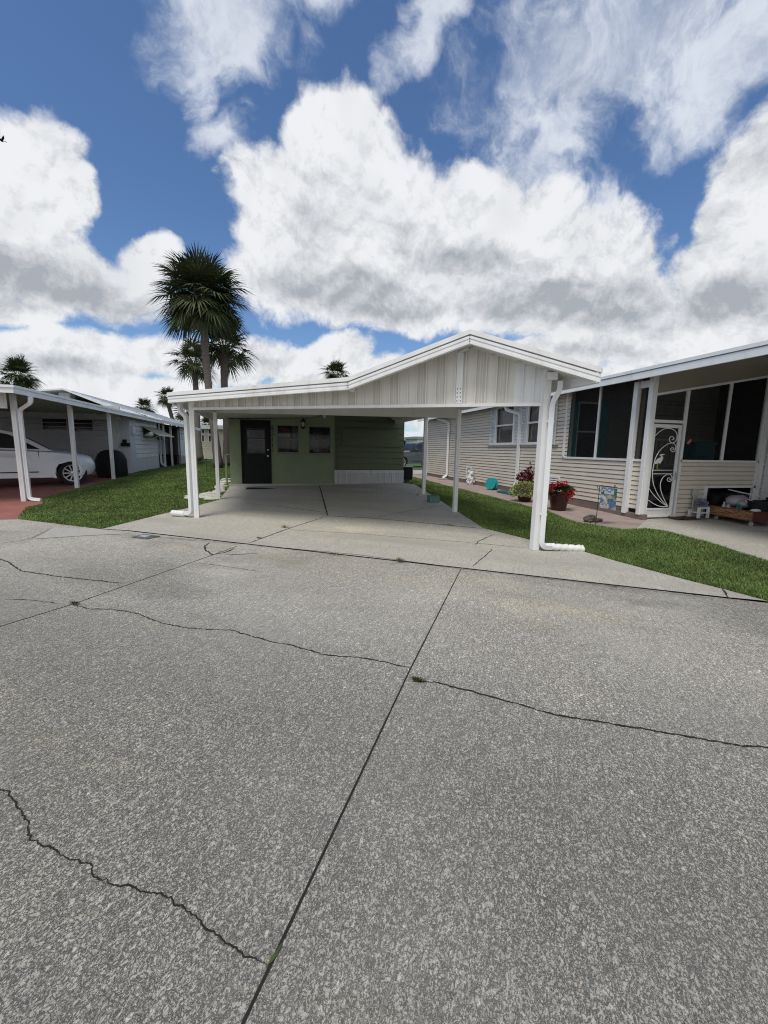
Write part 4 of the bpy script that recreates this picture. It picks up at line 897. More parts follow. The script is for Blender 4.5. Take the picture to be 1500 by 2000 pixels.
fl_ = MB(); fl_.box(LX, xc, yW + .1, y5, 2.5, 2.6); fl_.box(LX, xc - 1, yW + 3, y5, .2, 2.5); fl_.build('inner_block', DARKIN, lh)
# picket fence, covered grill, bins
pf = MB(); f0, f1 = ony(160, 880, 19.2), ony(205, 926, 19.2); k = f0.x; zt = ony(182, 877, 19.2).z
while k < f1.x: pf.prism([(k, 19.2, .18), (k + .07, 19.2, .18), (k + .07, 19.2, zt - .04), (k + .035, 19.2, zt), (k, 19.2, zt - .04)], (0, .02, 0)); k += .13
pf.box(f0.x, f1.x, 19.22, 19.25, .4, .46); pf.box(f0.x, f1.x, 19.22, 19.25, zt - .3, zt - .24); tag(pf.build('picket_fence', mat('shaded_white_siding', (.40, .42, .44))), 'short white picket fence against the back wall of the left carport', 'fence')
gc = G(225, 934); gr_ = MB(); zb_ = gz(gc.x, gc.y) + .01; H_ = ony(224, 878, gc.y + .3).z - zb_
prof = [(.40, 0), (.44, .15), (.45, .5), (.46, H_ * .62), (.40, H_ * .8), (.30, H_ * .93), (.14, H_ * .99), (.02, H_)]; n = 28; vs = []
for i, (r0, z0) in enumerate(prof):
    for j in range(n):
        a_ = 2 * math.pi * j / n; sx = 1.12 * (1 - .06 * i / 7); wr = 1 + .05 * math.sin(a_ * 7 + z0 * 3) * (1 - z0 / H_) + random.uniform(-.015, .015)
        cx, cy = math.copysign(abs(math.cos(a_)) ** .6, math.cos(a_)), math.copysign(abs(math.sin(a_)) ** .6, math.sin(a_))
        vs.append((gc.x - .22 + cx * r0 * sx * wr, gc.y + .42 + cy * r0 * .8 * wr, zb_ + z0))
gr_.add(vs, [(i * n + j, i * n + (j + 1) % n, (i + 1) * n + (j + 1) % n, (i + 1) * n + j) for i in range(len(prof) - 1) for j in range(n)] + [list(range((len(prof) - 1) * n, len(prof) * n))])
tag(gr_.build('covered_grill', COVER, smooth=2), 'barbecue grill under a black fitted cover by the white storage wall', 'grill')
for (xx, yy, w_, h_, m_, nm, lb_) in ((-6.75, yb_ + 2.2, .5, .5, TEALDARK, 'storage_bin', 'teal storage bin under the far porch of the white home'), (-6.6, yb_ + 4.6, .8, .55, NEARBLACK, 'storage_bin', 'black storage bin under the far porch of the white home')):
    b_ = MB(); b_.hexa([(xx - w_ * .42, yy - .25, .27), (xx + w_ * .42, yy - .25, .27), (xx + w_ * .42, yy + .25, .27), (xx - w_ * .42, yy + .25, .27), (xx - w_ / 2, yy - .3, .27 + h_), (xx + w_ / 2, yy - .3, .27 + h_), (xx + w_ / 2, yy + .3, .27 + h_), (xx - w_ / 2, yy + .3, .27 + h_)])
    b_.box(xx - w_ / 2 - .02, xx + w_ / 2 + .02, yy - .32, yy + .32, .27 + h_, .31 + h_); tag(b_.build(nm, m_, bevel=.012), lb_, 'storage bin')

# ------------------------------------------------------------------ cars
def make_car(name, loc, rotz, label, paint, suv=0, L=5.0, W=1.92, H=1.76, detail=True):
    t = thing(name, (0, 0, 0), label, 'car'); h = L / 2; k = H / 1.76
    fx, rx, wr = h - .66, -h + 1.05, .385 * k
    def arch(cx, r=None): r = r or wr + .06; return [(cx + r * math.cos(a), wr + r * math.sin(a)) for a in [R(q) for q in range(-20, 201, 20)]]
    zb = .30 * k
    o = [(h - .35, zb - .02), (h - .08, .33 * k), (h, .48 * k), (h, .66 * k), (h - .05, .82 * k), (h - .16, .93 * k), (h - .5, 1.02 * k), (h - 1.0, 1.09 * k), (h - 1.4, 1.115 * k), (.2, 1.14 * k), (-1.2, 1.17 * k), (-h + .3, 1.20 * k), (-h + .06, 1.12 * k), (-h, .9 * k), (-h, .5 * k), (-h + .12, .34 * k)]
    rear = [(x, z) for x, z in arch(rx)][::-1]; front = [(x, z) for x, z in arch(fx)][::-1]
    poly = o + [(rx - wr - .12, zb)] + rear + [(rx + wr + .15, zb - .04), (fx - wr - .15, zb - .04)] + front
    m = MB(); n = len(poly); rows = []
    for y, ins, up in ((-W / 2 + .10, .0, 0), (-W / 2 + .015, 0, 0), (-W / 2, .0, 0)):
        pass
    def off(y):
        q = abs(2 * y / W); vs = []
        for x, z in poly:
            tz = min(1, max(0, (z - .55 * k) / (.65 * k))); nose = min(1, max(0, (abs(x) - (h - .75)) / .75)); nose = nose * nose * (3 - 2 * nose)
            vs.append((x - math.copysign(.32 * nose * q ** 4, x), y * (1 - .05 * tz ** 2 - .02 * max(0, (.5 * k - z)) / .5), z - (.05 * q ** 6 + .012 * q ** 2 if z > .75 * k else 0)))
        return vs
    fr_ = [1, .975, .93, .86, .74, .5, .2]; ys = [-W / 2 * q for q in fr_] + [W / 2 * q for q in fr_[::-1]]; vs = []
    for y in ys: vs += off(y)
    NL = len(ys); fs = [list(range(n)), list(range((NL - 1) * n, NL * n))[::-1]]
    for r_ in range(NL - 1): fs += [(r_ * n + i, r_ * n + (i + 1) % n, (r_ + 1) * n + (i + 1) % n, (r_ + 1) * n + i) for i in range(n)]
    m.add(vs, fs)
    # greenhouse
    g0 = [(h - 1.12, 1.08 * k), (h - 1.95, 1.62 * k), (h - 2.4, 1.73 * k), (-.3, H), (-1.5, H - .02), (-h + .7, H - .12), (-h + .3, 1.20 * k)] if not suv else [(h - 1.5, 1.12 * k), (h - 2.1, 1.62 * k), (h - 2.4, 1.72 * k), (-.3, H), (-1.6, H), (-h + .35, H - .06), (-h + .12, 1.2 * k)]
    def gy(z): return W / 2 * (.90 - .20 * ((z - 1.1 * k) / (H - 1.1 * k)))
    vs = [(x, -gy(z), z) for x, z in g0] + [(x, -gy(z) * .6, z + .03) for x, z in g0] + [(x, gy(z) * .6, z + .03) for x, z in g0] + [(x, gy(z), z) for x, z in g0]; q = len(g0)
    m.add(vs, [list(range(q)), list(range(3 * q, 4 * q))[::-1]] + [(a * q + i, a * q + (i + 1) % q, (a + 1) * q + (i + 1) % q, (a + 1) * q + i) for a in range(3) for i in range(q)])
    body = m.build('body', paint, t, smooth=True)
    def sidepoly(pts, e=.006): return [(x, -gy(z) - e, z) for x, z in pts]
    zt = H - .12
    wins = [[(h - 1.42, 1.14 * k), (h - 2.12, 1.57 * k), (.05, zt), (.05, 1.17 * k)], [(-.03, 1.17 * k), (-.03, zt), (-1.05, zt), (-1.12, 1.2 * k)], [(-1.2, 1.21 * k), (-1.13, zt), (-h + .85, zt - .08), (-h + .62, 1.24 * k)]]
    for wq in wins:
        for s in (1, -1):
            p = MB(); p.add([(x, y * s, z) for x, y, z in sidepoly(wq)], [(0, 1, 2, 3)]); p.build('side_window', GLASS, t)
    p = MB(); (xa, za), (xb, zb2) = g0[0], g0[1]; ya2, yb2 = gy(za) * .93, gy(zb2) * .9
    dx, dz = (zb2 - za), (xa - xb); ln = math.hypot(dx, dz); dx, dz = dx / ln * .04, dz / ln * .04
    A = [(xa - .06, -ya2, za + .035), (xa - .06, ya2, za + .035), (xb + .02, yb2, zb2 - .01), (xb + .02, -yb2, zb2 - .01)]; p.add([(x + dx, y, z + dz) for x, y, z in A], [(0, 1, 2, 3)]); p.build('windscreen', GLASS, t)
    # wheels
    for x in (fx, rx):
        for s in (-1, 1):
            w_ = MB(); c = Vector((x, s * (W / 2 - .13), wr)); ax = Vector((0, s, 0))
            w_.lathe([(wr * .66, -.02), (wr * .72, .10), (wr * .95, .125), (wr, .09), (wr, -.10), (wr * .9, -.12), (wr * .3, -.12)], c, 28, ax); tyre = w_.build('wheel', TYRE, t, smooth=True)
            q_ = MB(); q_.lathe([(wr * .68, .06), (wr * .70, .105), (wr * .63, .10), (wr * .61, .05), (wr * .68, .06)], c, 28, ax, caps=False); q_.lathe([(wr * .16, .05), (wr * .15, .10), (wr * .05, .108)], c, 12, ax)
            for a_ in range(10):
                an = a_ * math.pi / 5; d_ = Vector((math.cos(an), 0, math.sin(an))); q_.bar(c + ax * .085 + d_ * wr * .12, c + ax * .09 + d_ * wr * .66, .035, .03, ax)
            q_.build('rim', RIM, tyre, smooth=True)
            q_ = MB(); q_.lathe([(wr * .6, 0), (wr * .6, .045)], c, 20, ax); q_.build('brake_disc', NEARBLACK, tyre)
    if detail:
        for s in (-1, 1):
            l_ = MB(); y_ = s * (W / 2 - .13); l_.hexa([(h - .62, y_ + s * .06, .80 * k), (h - .26, y_ - s * .04, .71 * k), (h - .16, y_ - s * .25, .72 * k), (h - .5, y_ - s * .05, .82 * k), (h - .70, y_ + s * .06, .93 * k), (h - .38, y_ - s * .02, .86 * k), (h - .24, y_ - s * .25, .88 * k), (h - .55, y_ - s * .05, .95 * k)]); hl_ = l_.build('headlight', LAMPGLASS, t, bevel=.02); l_ = MB(); l_.ball((h - .36, y_ - s * .0, .80 * k), .05, 8, (1, .9, .7)); l_.build('indicator', AMBER, hl_)
            l_ = MB(); l_.ball((h - 1.82, s * (W / 2 + .06), 1.20 * k), .12, 10, (.75, 1.0, .65)); l_.build('mirror', paint, t, smooth=True)
            l_ = MB()
            for xx in (h - 1.45, .02, -1.12): l_.bar((xx, s * (W / 2 * .985 + .006), .42 * k), (xx - .02, s * (W / 2 * .965 + .002), 1.1 * k), .012, .008)
            l_.bar((h - 1.5, s * (W / 2 + .004), .44 * k), (-1.4, s * (W / 2 + .004), .42 * k), .02, .03, Z); l_.build('door_line', NEARBLACK, t)
            l_ = MB()
            for xx in (-.25, -1.3): l_.bar((xx, s * (W / 2 + .0), .99 * k), (xx + .2, s * (W / 2 + .0), .99 * k), .03, .03)
            l_.build('handle', paint, t, bevel=.006)
        l_ = MB(); l_.hexa([(h - .02, -.42, .40 * k), (h + .006, -.42, .40 * k), (h + .006, .42, .40 * k), (h - .02, .42, .40 * k), (h - .06, -.36, .50 * k), (h + .004, -.36, .50 * k), (h + .004, .36, .50 * k), (h - .06, .36, .50 * k)]); l_.build('air_intake', NEARBLACK, t)
    t.location = loc; t.rotation_euler = (0, 0, rotz); return t
cw_ = G(145, 948); psi = R(25); fxw, fyw = 2.5 - .66, -1.92 / 2 + .13
make_car('parked_car', (cw_.x - .05 - (fxw * math.cos(psi) - fyw * math.sin(psi)), cw_.y + .1 - (fxw * math.sin(psi) + fyw * math.cos(psi)), gz(-7, 16) + .008), psi, 'white crossover car parked in the left carport', CARWHITE, H=1.76)
tk = G(806, 912); make_car('parked_car', (tk.x + .35, tk.y + .3, gz(tk.x, tk.y) + .0), R(196), 'dark grey sport utility vehicle parked far behind the green house', GREYCAR, 1, 5.1, 2.0, 1.92)

# ------------------------------------------------------------------ tan house on the right
XR = 7.40
zA = onx(1220, 1000, XR)
rh = thing('mobile_home', (9, 14, .1), 'tan lap-sided mobile home with screened porch and white shuttered windows on the right', 'house')
YF = onz(1312, 1012, gz(8, 7)).y                          # plane of the screen door
def rx_(x, y, X=XR): return onx(x, y, X)
def ry_(x, y, Y=None): return ony(x, y, Y or YF)
yFar = rx_(834, 900).y; yA = rx_(1229, 950).y
sc0 = rx_(1107, 893); sc1 = rx_(1222, 898); z_sill = sc0.z
EVX = XR - .42
ev0, ev1 = onx(1500, 665, EVX), onx(905, 796.5, EVX); eb = onx(1500, 690, EVX)
def zev(y): return ev0.z + (ev1.z - ev0.z) * (y - ev0.y) / (ev1.y - ev0.y)
z_top = min(zev(8), zev(16)) - .2
zbase = .26
# windows
wA = (rx_(972, 796.5), rx_(1003, 867)); wB = (rx_(1035, 783), rx_(1078, 871))
wA = (wA[0].y, wA[1].y, wA[1].z, onx(985, 794, XR).z); wB = (wB[0].y, wB[0].y - 1.02, wA[2], wA[3])
u = lambda y: yFar - y
ops = [(u(wA[0]), u(wA[1]), wA[2], wA[3]), (u(wB[0]), u(wB[1]), wB[2], wB[3]), (u(sc0.y), u(yA + .06), z_sill, z_top + .2), (u(yA - .06), u(YF + .08), z_sill, z_top + .2)]
w_ = MB(); lap_wall(w_, (XR, yFar), (0, -1), (-1, 0), yFar - YF - .02, zbase, z_top + .1, ops, course=.1, lip=.013, zb=.06); w_.build('side_wall', TAN, rh)
b_ = MB(); b_.box(XR - .005, XR + .1, YF + .45, yFar, -.02, zbase - .005); b_.build('base_course', BLOCK, rh)
b_ = MB(); q = G(1252, 1023); b_.box(XR - .07, XR + .09, YF - .12, YF + .55, .0, zbase - .08); b_.box(XR - .045, XR + .09, YF + .55, YF + 3.5, .0, zbase - .1); b_.build('base_block', BLOCK, rh, bevel=.012)
ct = MB(); ct.box(XR - .018, XR + .02, yFar - .06, yFar + .02, .1, z_top); ct.build('corner_trim', TRIM, rh); ct = MB(); y_ = rx_(1104, 850).y; ct.box(XR - .03, XR + .03, y_ - .03, y_ + .03, z_sill - .03, z_top + .1); ct.box(XR - .03, XR + .03, YF + .08, y_, z_sill - .035, z_sill + .015); ct.build('screen_frame', TRIM, rh)
y_ = rx_(1166, 850).y; ct = MB(); ct.box(XR - .02, XR + .03, y_ - .025, y_ + .025, z_sill, z_top + .1); ct.build('mullion', TRIM, rh)
for y0, y1 in ((sc0.y, y_ + .025), (y_ - .025, yA + .05), (yA - .05, YF + .1)):
    p_ = MB(); p_.box(XR + .012, XR + .016, y1, y0, z_sill, z_top + .15); p_.build('screen', SCREEN, rh)
# posts at the porch corner
pa = MB(); pa.box(XR - .10, XR - .005, yA - .055, yA + .055, .15, zev(yA) - .18); pa.build('post', TRIM, rh, bevel=.006)
pbx = ry_(1272, 760).x; pb = MB(); pb.box(XR - .09, XR + .045, YF - .07, YF + .03, .17, zev(YF) - .10); post_b = pb.build('post', TRIM, rh, bevel=.006)
be = MB(); be.box(XR - .05, XR + .0, YF + .04, yA - .06, zev(YF) - .32, zev(YF) - .18); be.build('beam_end', TRIM, rh)
# roof: eave along the side, rising to the right
slope = .165; yR0, yR1 = 1.5, yFar + .4
def zr2(y, x): return zev(y) + (x - EVX) * slope
ro = MB(); xr2 = 13.2
yS = -2.6
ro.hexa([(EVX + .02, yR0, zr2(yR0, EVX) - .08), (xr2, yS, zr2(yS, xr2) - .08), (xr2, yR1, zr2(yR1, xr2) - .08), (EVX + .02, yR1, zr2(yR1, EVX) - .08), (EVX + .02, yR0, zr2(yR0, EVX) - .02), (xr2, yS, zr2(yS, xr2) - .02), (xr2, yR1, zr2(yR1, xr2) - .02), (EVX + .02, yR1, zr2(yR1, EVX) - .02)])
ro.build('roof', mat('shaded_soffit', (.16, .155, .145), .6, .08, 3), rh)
rs_ = MB(); rs_.hexa([(EVX + .02, yR0, zr2(yR0, EVX) - .018), (xr2, yS, zr2(yS, xr2) - .018), (xr2, yR1, zr2(yR1, xr2) - .018), (EVX + .02, yR1, zr2(yR1, EVX) - .018), (EVX + .02, yR0, zr2(yR0, EVX) - .004), (xr2, yS, zr2(yS, xr2) - .004), (xr2, yR1, zr2(yR1, xr2) - .004), (EVX + .02, yR1, zr2(yR1, EVX) - .004)]); rs_.build('roof_skin', ROOFMETAL, rh)
fa = MB(); fg = MB()
for lo, hi, out in ((-.06, 0, .035), (-.078, -.06, .008), (-.20, -.078, .02)):
    mb = fg if lo == -.078 else fa
    mb.hexa([(EVX - out, yR0, zev(yR0) + lo), (EVX + .03, yR0, zev(yR0) + lo), (EVX + .03, yR1, zev(yR1) + lo), (EVX - out, yR1, zev(yR1) + lo), (EVX - out, yR0, zev(yR0) + hi), (EVX + .03, yR0, zev(yR0) + hi), (EVX + .03, yR1, zev(yR1) + hi), (EVX - out, yR1, zev(yR1) + hi)])
fas = fa.build('fascia', WHITE, rh); fg.build('groove', mat('groove_grey', (.30, .31, .33)), fas)
# windows with shutters
for k, (y0, y1, z0, z1) in enumerate((wA, wB)):
    f_ = MB(); frame(f_, (XR - .02, (y0 + y1) / 2, (z0 + z1) / 2), Y1, -X1, y0 - y1 + .04, z1 - z0 + .04, .065, .05); f_.box(XR - .035, XR + .01, y1, y0, (z0 + z1) / 2 - .03, (z0 + z1) / 2 + .025)
    wn = f_.build('window', TRIM, rh); g_ = MB(); g_.box(XR + .03, XR + .04, y1, y0, z0, z1); g_.build('pane', mat('thin_glass', (.03, .03, .03)), wn)
    cu_ = MB(); n = 22
    for i in range(n):
        a = y1 + (y0 - y1) * i / n; b = y1 + (y0 - y1) * (i + .72) / n; cu_.box(XR + .07, XR + .075, a, b, z0 + .03, z1 - .02)
    cu_.box(XR + .06, XR + .064, y1, y0, (z0 + z1) / 2 + .05, z1 - .12); cu_.build('blind', mat('pale_vertical_blind', (.62, .63, .62), .7), wn); q_ = MB(); q_.box(XR + .15, XR + .16, y1, y0, z0, z1); q_.build('dark_room', DARKIN, wn)
    s_ = MB(); s_.box(XR - .06, XR, y1 - .5, y0 + .5, z0 - .05, z0 - .022); s_.build('sill', ALU, wn)
    for s in (1, -1):
        yc = (y0 + y1) / 2 + s * ((y0 - y1) / 2 + .21); p_ = MB(); frame(p_, (XR - .035, yc, (z0 + z1) / 2), Y1, -X1, .34, z1 - z0 + .06, .04, .03)
        q_ = z0 + .03
        while q_ < z1 - .04: p_.obox((XR - .03, yc, q_), Y1 * .13, X1 * .008 + Z * .006, Z * .014); q_ += .045
        p_.build('shutter', SHUTTER, rh)
# downspouts on the wall
yd = rx_(1017, 870).y
downspout([(XR - .30, yd + .55, zev(yd) - .2), (XR - .28, yd + .5, z_top - .12), (XR - .075, yd, z_top - .28), (XR - .075, yd, .42), (XR - .26, yd - .05, .2)], w=.09, d=.07, parent=rh, up=Y1)
yd = rx_(878, 870).y
downspout([(XR - .30, yd + .8, z_top - .02), (XR - .075, yd, z_top - .22), (XR - .075, yd, .32), (XR - .28, yd, .2)], w=.09, d=.07, parent=rh, up=Y1)
yv = rx_(836, 880).y
# vents low on the wall
for (x0, y0, x1, y1) in ((1074, 931, 1094, 946), (912, 912.5, 921, 930)):
    a, b = rx_(x0, y0), rx_(x1, y1); v_ = MB(); frame(v_, (XR - .025, (a.y + b.y) / 2, (a.z + b.z) / 2 - .02), Y1, -X1, a.y - b.y, a.z - b.z + .1, .05, .03); q_ = b.z - .05
    while q_ < a.z - .02: v_.obox((XR - .025, (a.y + b.y) / 2, q_), Y1 * (a.y - b.y) / 2, X1 * .012 + Z * .01, Z * .008); q_ += .055
    v_.build('wall_vent', TRIM, rh)
a, b = rx_(1116, 948), rx_(1122, 961); o_ = MB(); o_.box(XR - .06, XR - .01, b.y, a.y, b.z, a.z); o_.build('outlet_box', mat('olive_outlet', (.20, .21, .17), .6), rh, bevel=.008)
# header with siding above the porch front
hl, hr2 = ry_(1273, 769.5), ry_(1500, 733); sl = (hr2.z - hl.z) / (hr2.x - hl.x); xE = ry_(1479, 900).x
def zh(x): return hl.z + (x - hl.x) * sl
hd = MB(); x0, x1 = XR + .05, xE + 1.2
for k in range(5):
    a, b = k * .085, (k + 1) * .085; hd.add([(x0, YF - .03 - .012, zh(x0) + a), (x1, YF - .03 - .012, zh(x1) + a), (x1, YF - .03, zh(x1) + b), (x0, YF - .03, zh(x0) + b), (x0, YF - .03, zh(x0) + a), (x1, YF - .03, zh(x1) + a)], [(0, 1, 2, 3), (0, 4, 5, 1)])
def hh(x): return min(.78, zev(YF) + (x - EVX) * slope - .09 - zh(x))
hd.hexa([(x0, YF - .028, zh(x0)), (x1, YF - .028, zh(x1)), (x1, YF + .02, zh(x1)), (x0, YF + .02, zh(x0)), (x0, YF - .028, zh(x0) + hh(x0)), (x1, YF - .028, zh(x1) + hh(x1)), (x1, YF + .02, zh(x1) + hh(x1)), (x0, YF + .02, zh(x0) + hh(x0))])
hd.build('header_siding', mat('shaded_tan_siding', (.33, .30, .245), .6, .06, 2.5, .3, (.3, .27, .22)), rh)  # tan siding with the deep shade under the roof put into its colour
ht = MB(); ht.hexa([(x0, YF - .06, zh(x0) - .05), (x1, YF - .06, zh(x1) - .05), (x1, YF + .03, zh(x1) - .05), (x0, YF + .03, zh(x0) - .05), (x0, YF - .06, zh(x0)), (x1, YF - .06, zh(x1)), (x1, YF + .03, zh(x1)), (x0, YF + .03, zh(x0))]); ht.build('header_trim', TRIM, rh)
# front wall below the screens, with the low storage opening
fs0 = ry_(1325, 903); op0, op1 = ry_(1380, 953), ry_(1470, 1000); zfs = ry_(1400, 903).z
fw = MB(); xw0 = ry_(1322, 950).x; ops = [(op0.x - xw0, op1.x - xw0 - .05, 0, op0.z)]
lap_wall(fw, (xw0, YF), (1, 0), (0, -1), xE - xw0, .08, zfs, ops, course=.1, lip=.013, zb=.08, solid=.06); fw.build('front_wall', TAN, rh)
st_ = MB(); st_.box(xw0 - .02, xE + .02, YF - .03, YF + .05, zfs, zfs + .045)
st_.box(xE - .03, xE + .03, YF - .03, YF + .03, .08, zh(xE) - .05)
xm = ry_(1418, 830).x; st_.box(xm - .03, xm + .03, YF - .02, YF + .02, zfs + .045, zh(xm) - .05)
xd = ry_(1334, 830).x; st_.box(xd - .0, xd + .06, YF - .03, YF + .02, .08, zh(xd) - .05)
xdl = XR + .05; zt_ = ry_(1300, 826).z; st_.box(xdl, xd, YF - .02, YF + .02, zt_, zt_ + .06)
st_.build('screen_frame', TRIM, rh)
of = MB(); xo0, xo1 = op0.x, op1.x - .05
of.box(xo0 - .05, xo0, YF - .03, YF + .02, .1, op0.z + .05); of.box(xo0, xo1 + .05, YF - .03, YF + .02, op0.z, op0.z + .05); of.box(xo1, xo1 + .05, YF - .03, YF + .02, .1, op0.z); of.build('storage_opening', TRIM, rh)
sbx = MB(); sbx.box(xo0 - .3, xo1 + .3, YF + 1.0, YF + 1.04, .0, .9); sbx.box(xo0 - .3, xo1 + .3, YF + .1, YF + 1.0, .85, .9); sbx.box(xo0 - .3, xo0 - .26, YF + .1, YF + 1.0, .0, .85); sbx.box(xo1 + .26, xo1 + .3, YF + .1, YF + 1.0, .0, .85); sbx.build('storage_dark_box', NEARBLACK, rh)  # near-black box added so the storage opening looks unlit inside
for xa, xb, za, zz in ((xdl, xd, zt_ + .06, 0), (xd + .06, xm - .03, zfs + .045, 0), (xm + .03, xE - .03, zfs + .045, 0)):
    p_ = MB(); p_.add([(xa, YF + .004, za), (xb, YF + .004, za), (xb, YF + .004, zh(xb) - .05), (xa, YF + .004, zh(xa) - .05)], [(0, 1, 2, 3)]); p_.build('screen', SCREEN, rh)
# porch interior: floor, back wall with window and teal shutters, inner house wall
yI = rx_(1108, 850).y + .02
pi = MB(); pi.box(XR + .05, 12.4, YF + .1, yI, .45, .55); pi.build('porch_floor', mat('dark_deck', (.07, .07, .068), .9), rh)
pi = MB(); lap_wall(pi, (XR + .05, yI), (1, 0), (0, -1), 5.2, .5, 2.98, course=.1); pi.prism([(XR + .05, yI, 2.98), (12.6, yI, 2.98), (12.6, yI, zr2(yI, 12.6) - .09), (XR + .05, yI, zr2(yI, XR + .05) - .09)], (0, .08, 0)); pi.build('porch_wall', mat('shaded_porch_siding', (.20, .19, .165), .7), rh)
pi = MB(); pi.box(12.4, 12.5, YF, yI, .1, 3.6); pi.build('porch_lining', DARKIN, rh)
ti0, ti1 = ony(1133, 770, yI - .02), ony(1163, 880, yI - .02); f_ = MB(); frame(f_, ((ti0.x + ti1.x) / 2, yI - .03, 2.0), X1, -Y1, ti1.x - ti0.x + .08, 1.55, .05, .04); f_.box(ti0.x, ti1.x, yI - .04, yI - .02, 1.98, 2.02); wn = f_.build('porch_window', LWHITE, rh)
g_ = MB(); g_.box(ti0.x, ti1.x, yI - .026, yI - .02, 1.3, 2.75); g_.build('pane', GLASS, wn)
for xa in (ti0.x - .26, ti1.x + .04):
    p_ = MB(); frame(p_, (xa + .11, yI - .04, 2.0), X1, -Y1, .24, 1.6, .04, .03); q_ = 1.26
    while q_ < 2.74: p_.obox((xa + .11, yI - .035, q_), X1 * .09, Y1 * .006 + Z * .006, Z * .016); q_ += .05
    p_.build('porch_shutter', TEAL, rh)
# railing inside the porch, seen through the door
rl = MB(); yr = YF + 1.3; a, b = ony(1262, 860, yr), ony(1325, 860, yr); zl0 = ony(1290, 908, yr).z
for x in np.arange(a.x - .2, b.x, .17): rl.box(x, x + .025, yr, yr + .025, zl0, a.z)
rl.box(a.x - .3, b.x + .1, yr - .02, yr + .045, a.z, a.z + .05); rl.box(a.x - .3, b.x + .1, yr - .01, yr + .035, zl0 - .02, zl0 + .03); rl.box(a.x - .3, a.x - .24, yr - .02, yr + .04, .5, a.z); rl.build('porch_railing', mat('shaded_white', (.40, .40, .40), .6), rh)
pb_ = MB(); q_ = YF + 1.2; pb_.box(xdl, xd + .3, q_, q_ + .05, .5, 1.08); pb_.build('ramp_panel', mat('grey_ramp', (.11, .115, .12), .8), rh)
# the main wall on the right and its white door
mw_ = MB(); lap_wall(mw_, (xE + .06, YF - .04), (0, -1), (-1, 0), 7.2, .1, 3.45, course=.1, solid=.1); mw_.build('carport_wall', TAN, rh); mt_ = MB(); mt_.box(xE + .03, xE + .10, YF - .12, YF - .032, .08, zh(xE) - .05); mt_.build('corner_trim', TRIM, rh)
md = MB(); dq = onx(1492, 940, xE + .03).y; md.box(xE + .0, xE + .045, dq - 1.0, dq, .1, 2.1); md.build('storage_door', LWHITE, rh)
# screen door with the heron
sd = MB(); dz0, dz1 = .10, ry_(1300, 829).z; dx0, dx1 = xdl + .015, ry_(1329, 840).x; yD = YF - .035
kick = ry_(1280, 992).z
sd.box(dx0, dx0 + .07, yD, yD + .03, dz0, dz1); sd.box(dx1 - .07, dx1, yD, yD + .03, dz0, dz1); sd.box(dx0 + .07, dx1 - .07, yD, yD + .03, dz1 - .07, dz1); sd.box(dx0 + .07, dx1 - .07, yD, yD + .03, kick - .04, kick); sd.box(dx0 + .07, dx1 - .07, yD, yD + .03, dz0, dz0 + .05)
sdo = sd.build('screen_door', TRIM, rh, bevel=.004)
kp = MB(); kp.box(dx0 + .07, dx1 - .07, yD + .01, yD + .02, dz0 + .05, kick - .04); kp.build('kick_plate', WHITE2, sdo)
p_ = MB(); p_.add([(dx0 + .06, yD + .02, kick), (dx1 - .06, yD + .02, kick), (dx1 - .06, yD + .02, dz1 - .06), (dx0 + .06, yD + .02, dz1 - .06)], [(0, 1, 2, 3)]); p_.build('screen', SCREEN, sdo)
def dpt(cx, cy): p = ony(1240 + cx / 10, 820 + cy / 10, yD); return Vector((p.x, yD + .004, p.z))
def curve(pts, n=6):
    P = [dpt(*p) for p in pts]; out = []
    for i in range(len(P) - 1):
        p0, p1, p2, p3 = P[max(i - 1, 0)], P[i], P[i + 1], P[min(i + 2, len(P) - 1)]
        for k in range(n):
            t = k / n; out.append(.5 * ((2 * p1) + (p2 - p0) * t + (2 * p0 - 5 * p1 + 4 * p2 - p3) * t * t + (3 * p1 - p0 - 3 * p2 + p3) * t ** 3))
    return out + [P[-1]]
CURVES = [[(242, 570), (265, 500), (320, 400), (420, 290), (530, 200), (640, 165), (730, 180), (800, 230), (828, 310), (815, 390), (770, 440), (720, 448), (682, 410), (678, 365), (705, 328), (738, 328), (765, 352), (752, 382), (728, 378)],
          [(650, 1695), (520, 1560), (420, 1400), (360, 1230), (345, 1050), (370, 890), (410, 740), (490, 600), (600, 500), (700, 455), (762, 462), (800, 510), (795, 580), (758, 622), (715, 608), (702, 570), (726, 542), (760, 552), (758, 580), (738, 578)],
          [(650, 1695), (560, 1520), (510, 1380), (500, 1260), (530, 1160), (590, 1090), (660, 1060), (710, 1080), (727, 1140), (710, 1190), (668, 1207), (636, 1175), (648, 1138), (682, 1135), (696, 1160), (674, 1176)],
          [(650, 1695), (530, 1620), (400, 1500), (290, 1360), (220, 1220), (192, 1090)],
          [(650, 1695), (500, 1690), (380, 1645), (280, 1580), (200, 1550), (145, 1562), (118, 1620), (132, 1685), (165, 1692), (180, 1660), (160, 1638), (142, 1655)]]
sc = MB()
for c_ in CURVES: sc.tube(curve(c_), .0085, 6, up=Y1)
for y in (1055, 985): sc.tube([dpt(358, y), dpt(735, y - 2)], .008, 6)
sc.build('scrollwork', TRIM, sdo, smooth=True)
he = MB(); body_ = [(478, 690), (513, 668), (548, 666), (592, 676), (548, 690), (514, 695), (540, 715), (549, 745), (532, 790), (500, 838), (486, 858), (470, 842), (442, 853), (396, 862), (386, 850), (410, 800), (440, 765), (488, 735), (516, 733), (510, 715), (490, 702)]
he.prism([dpt(*p) for p in body_], (0, -.012, 0)); hn = he.build('heron', WHITE2, sdo)
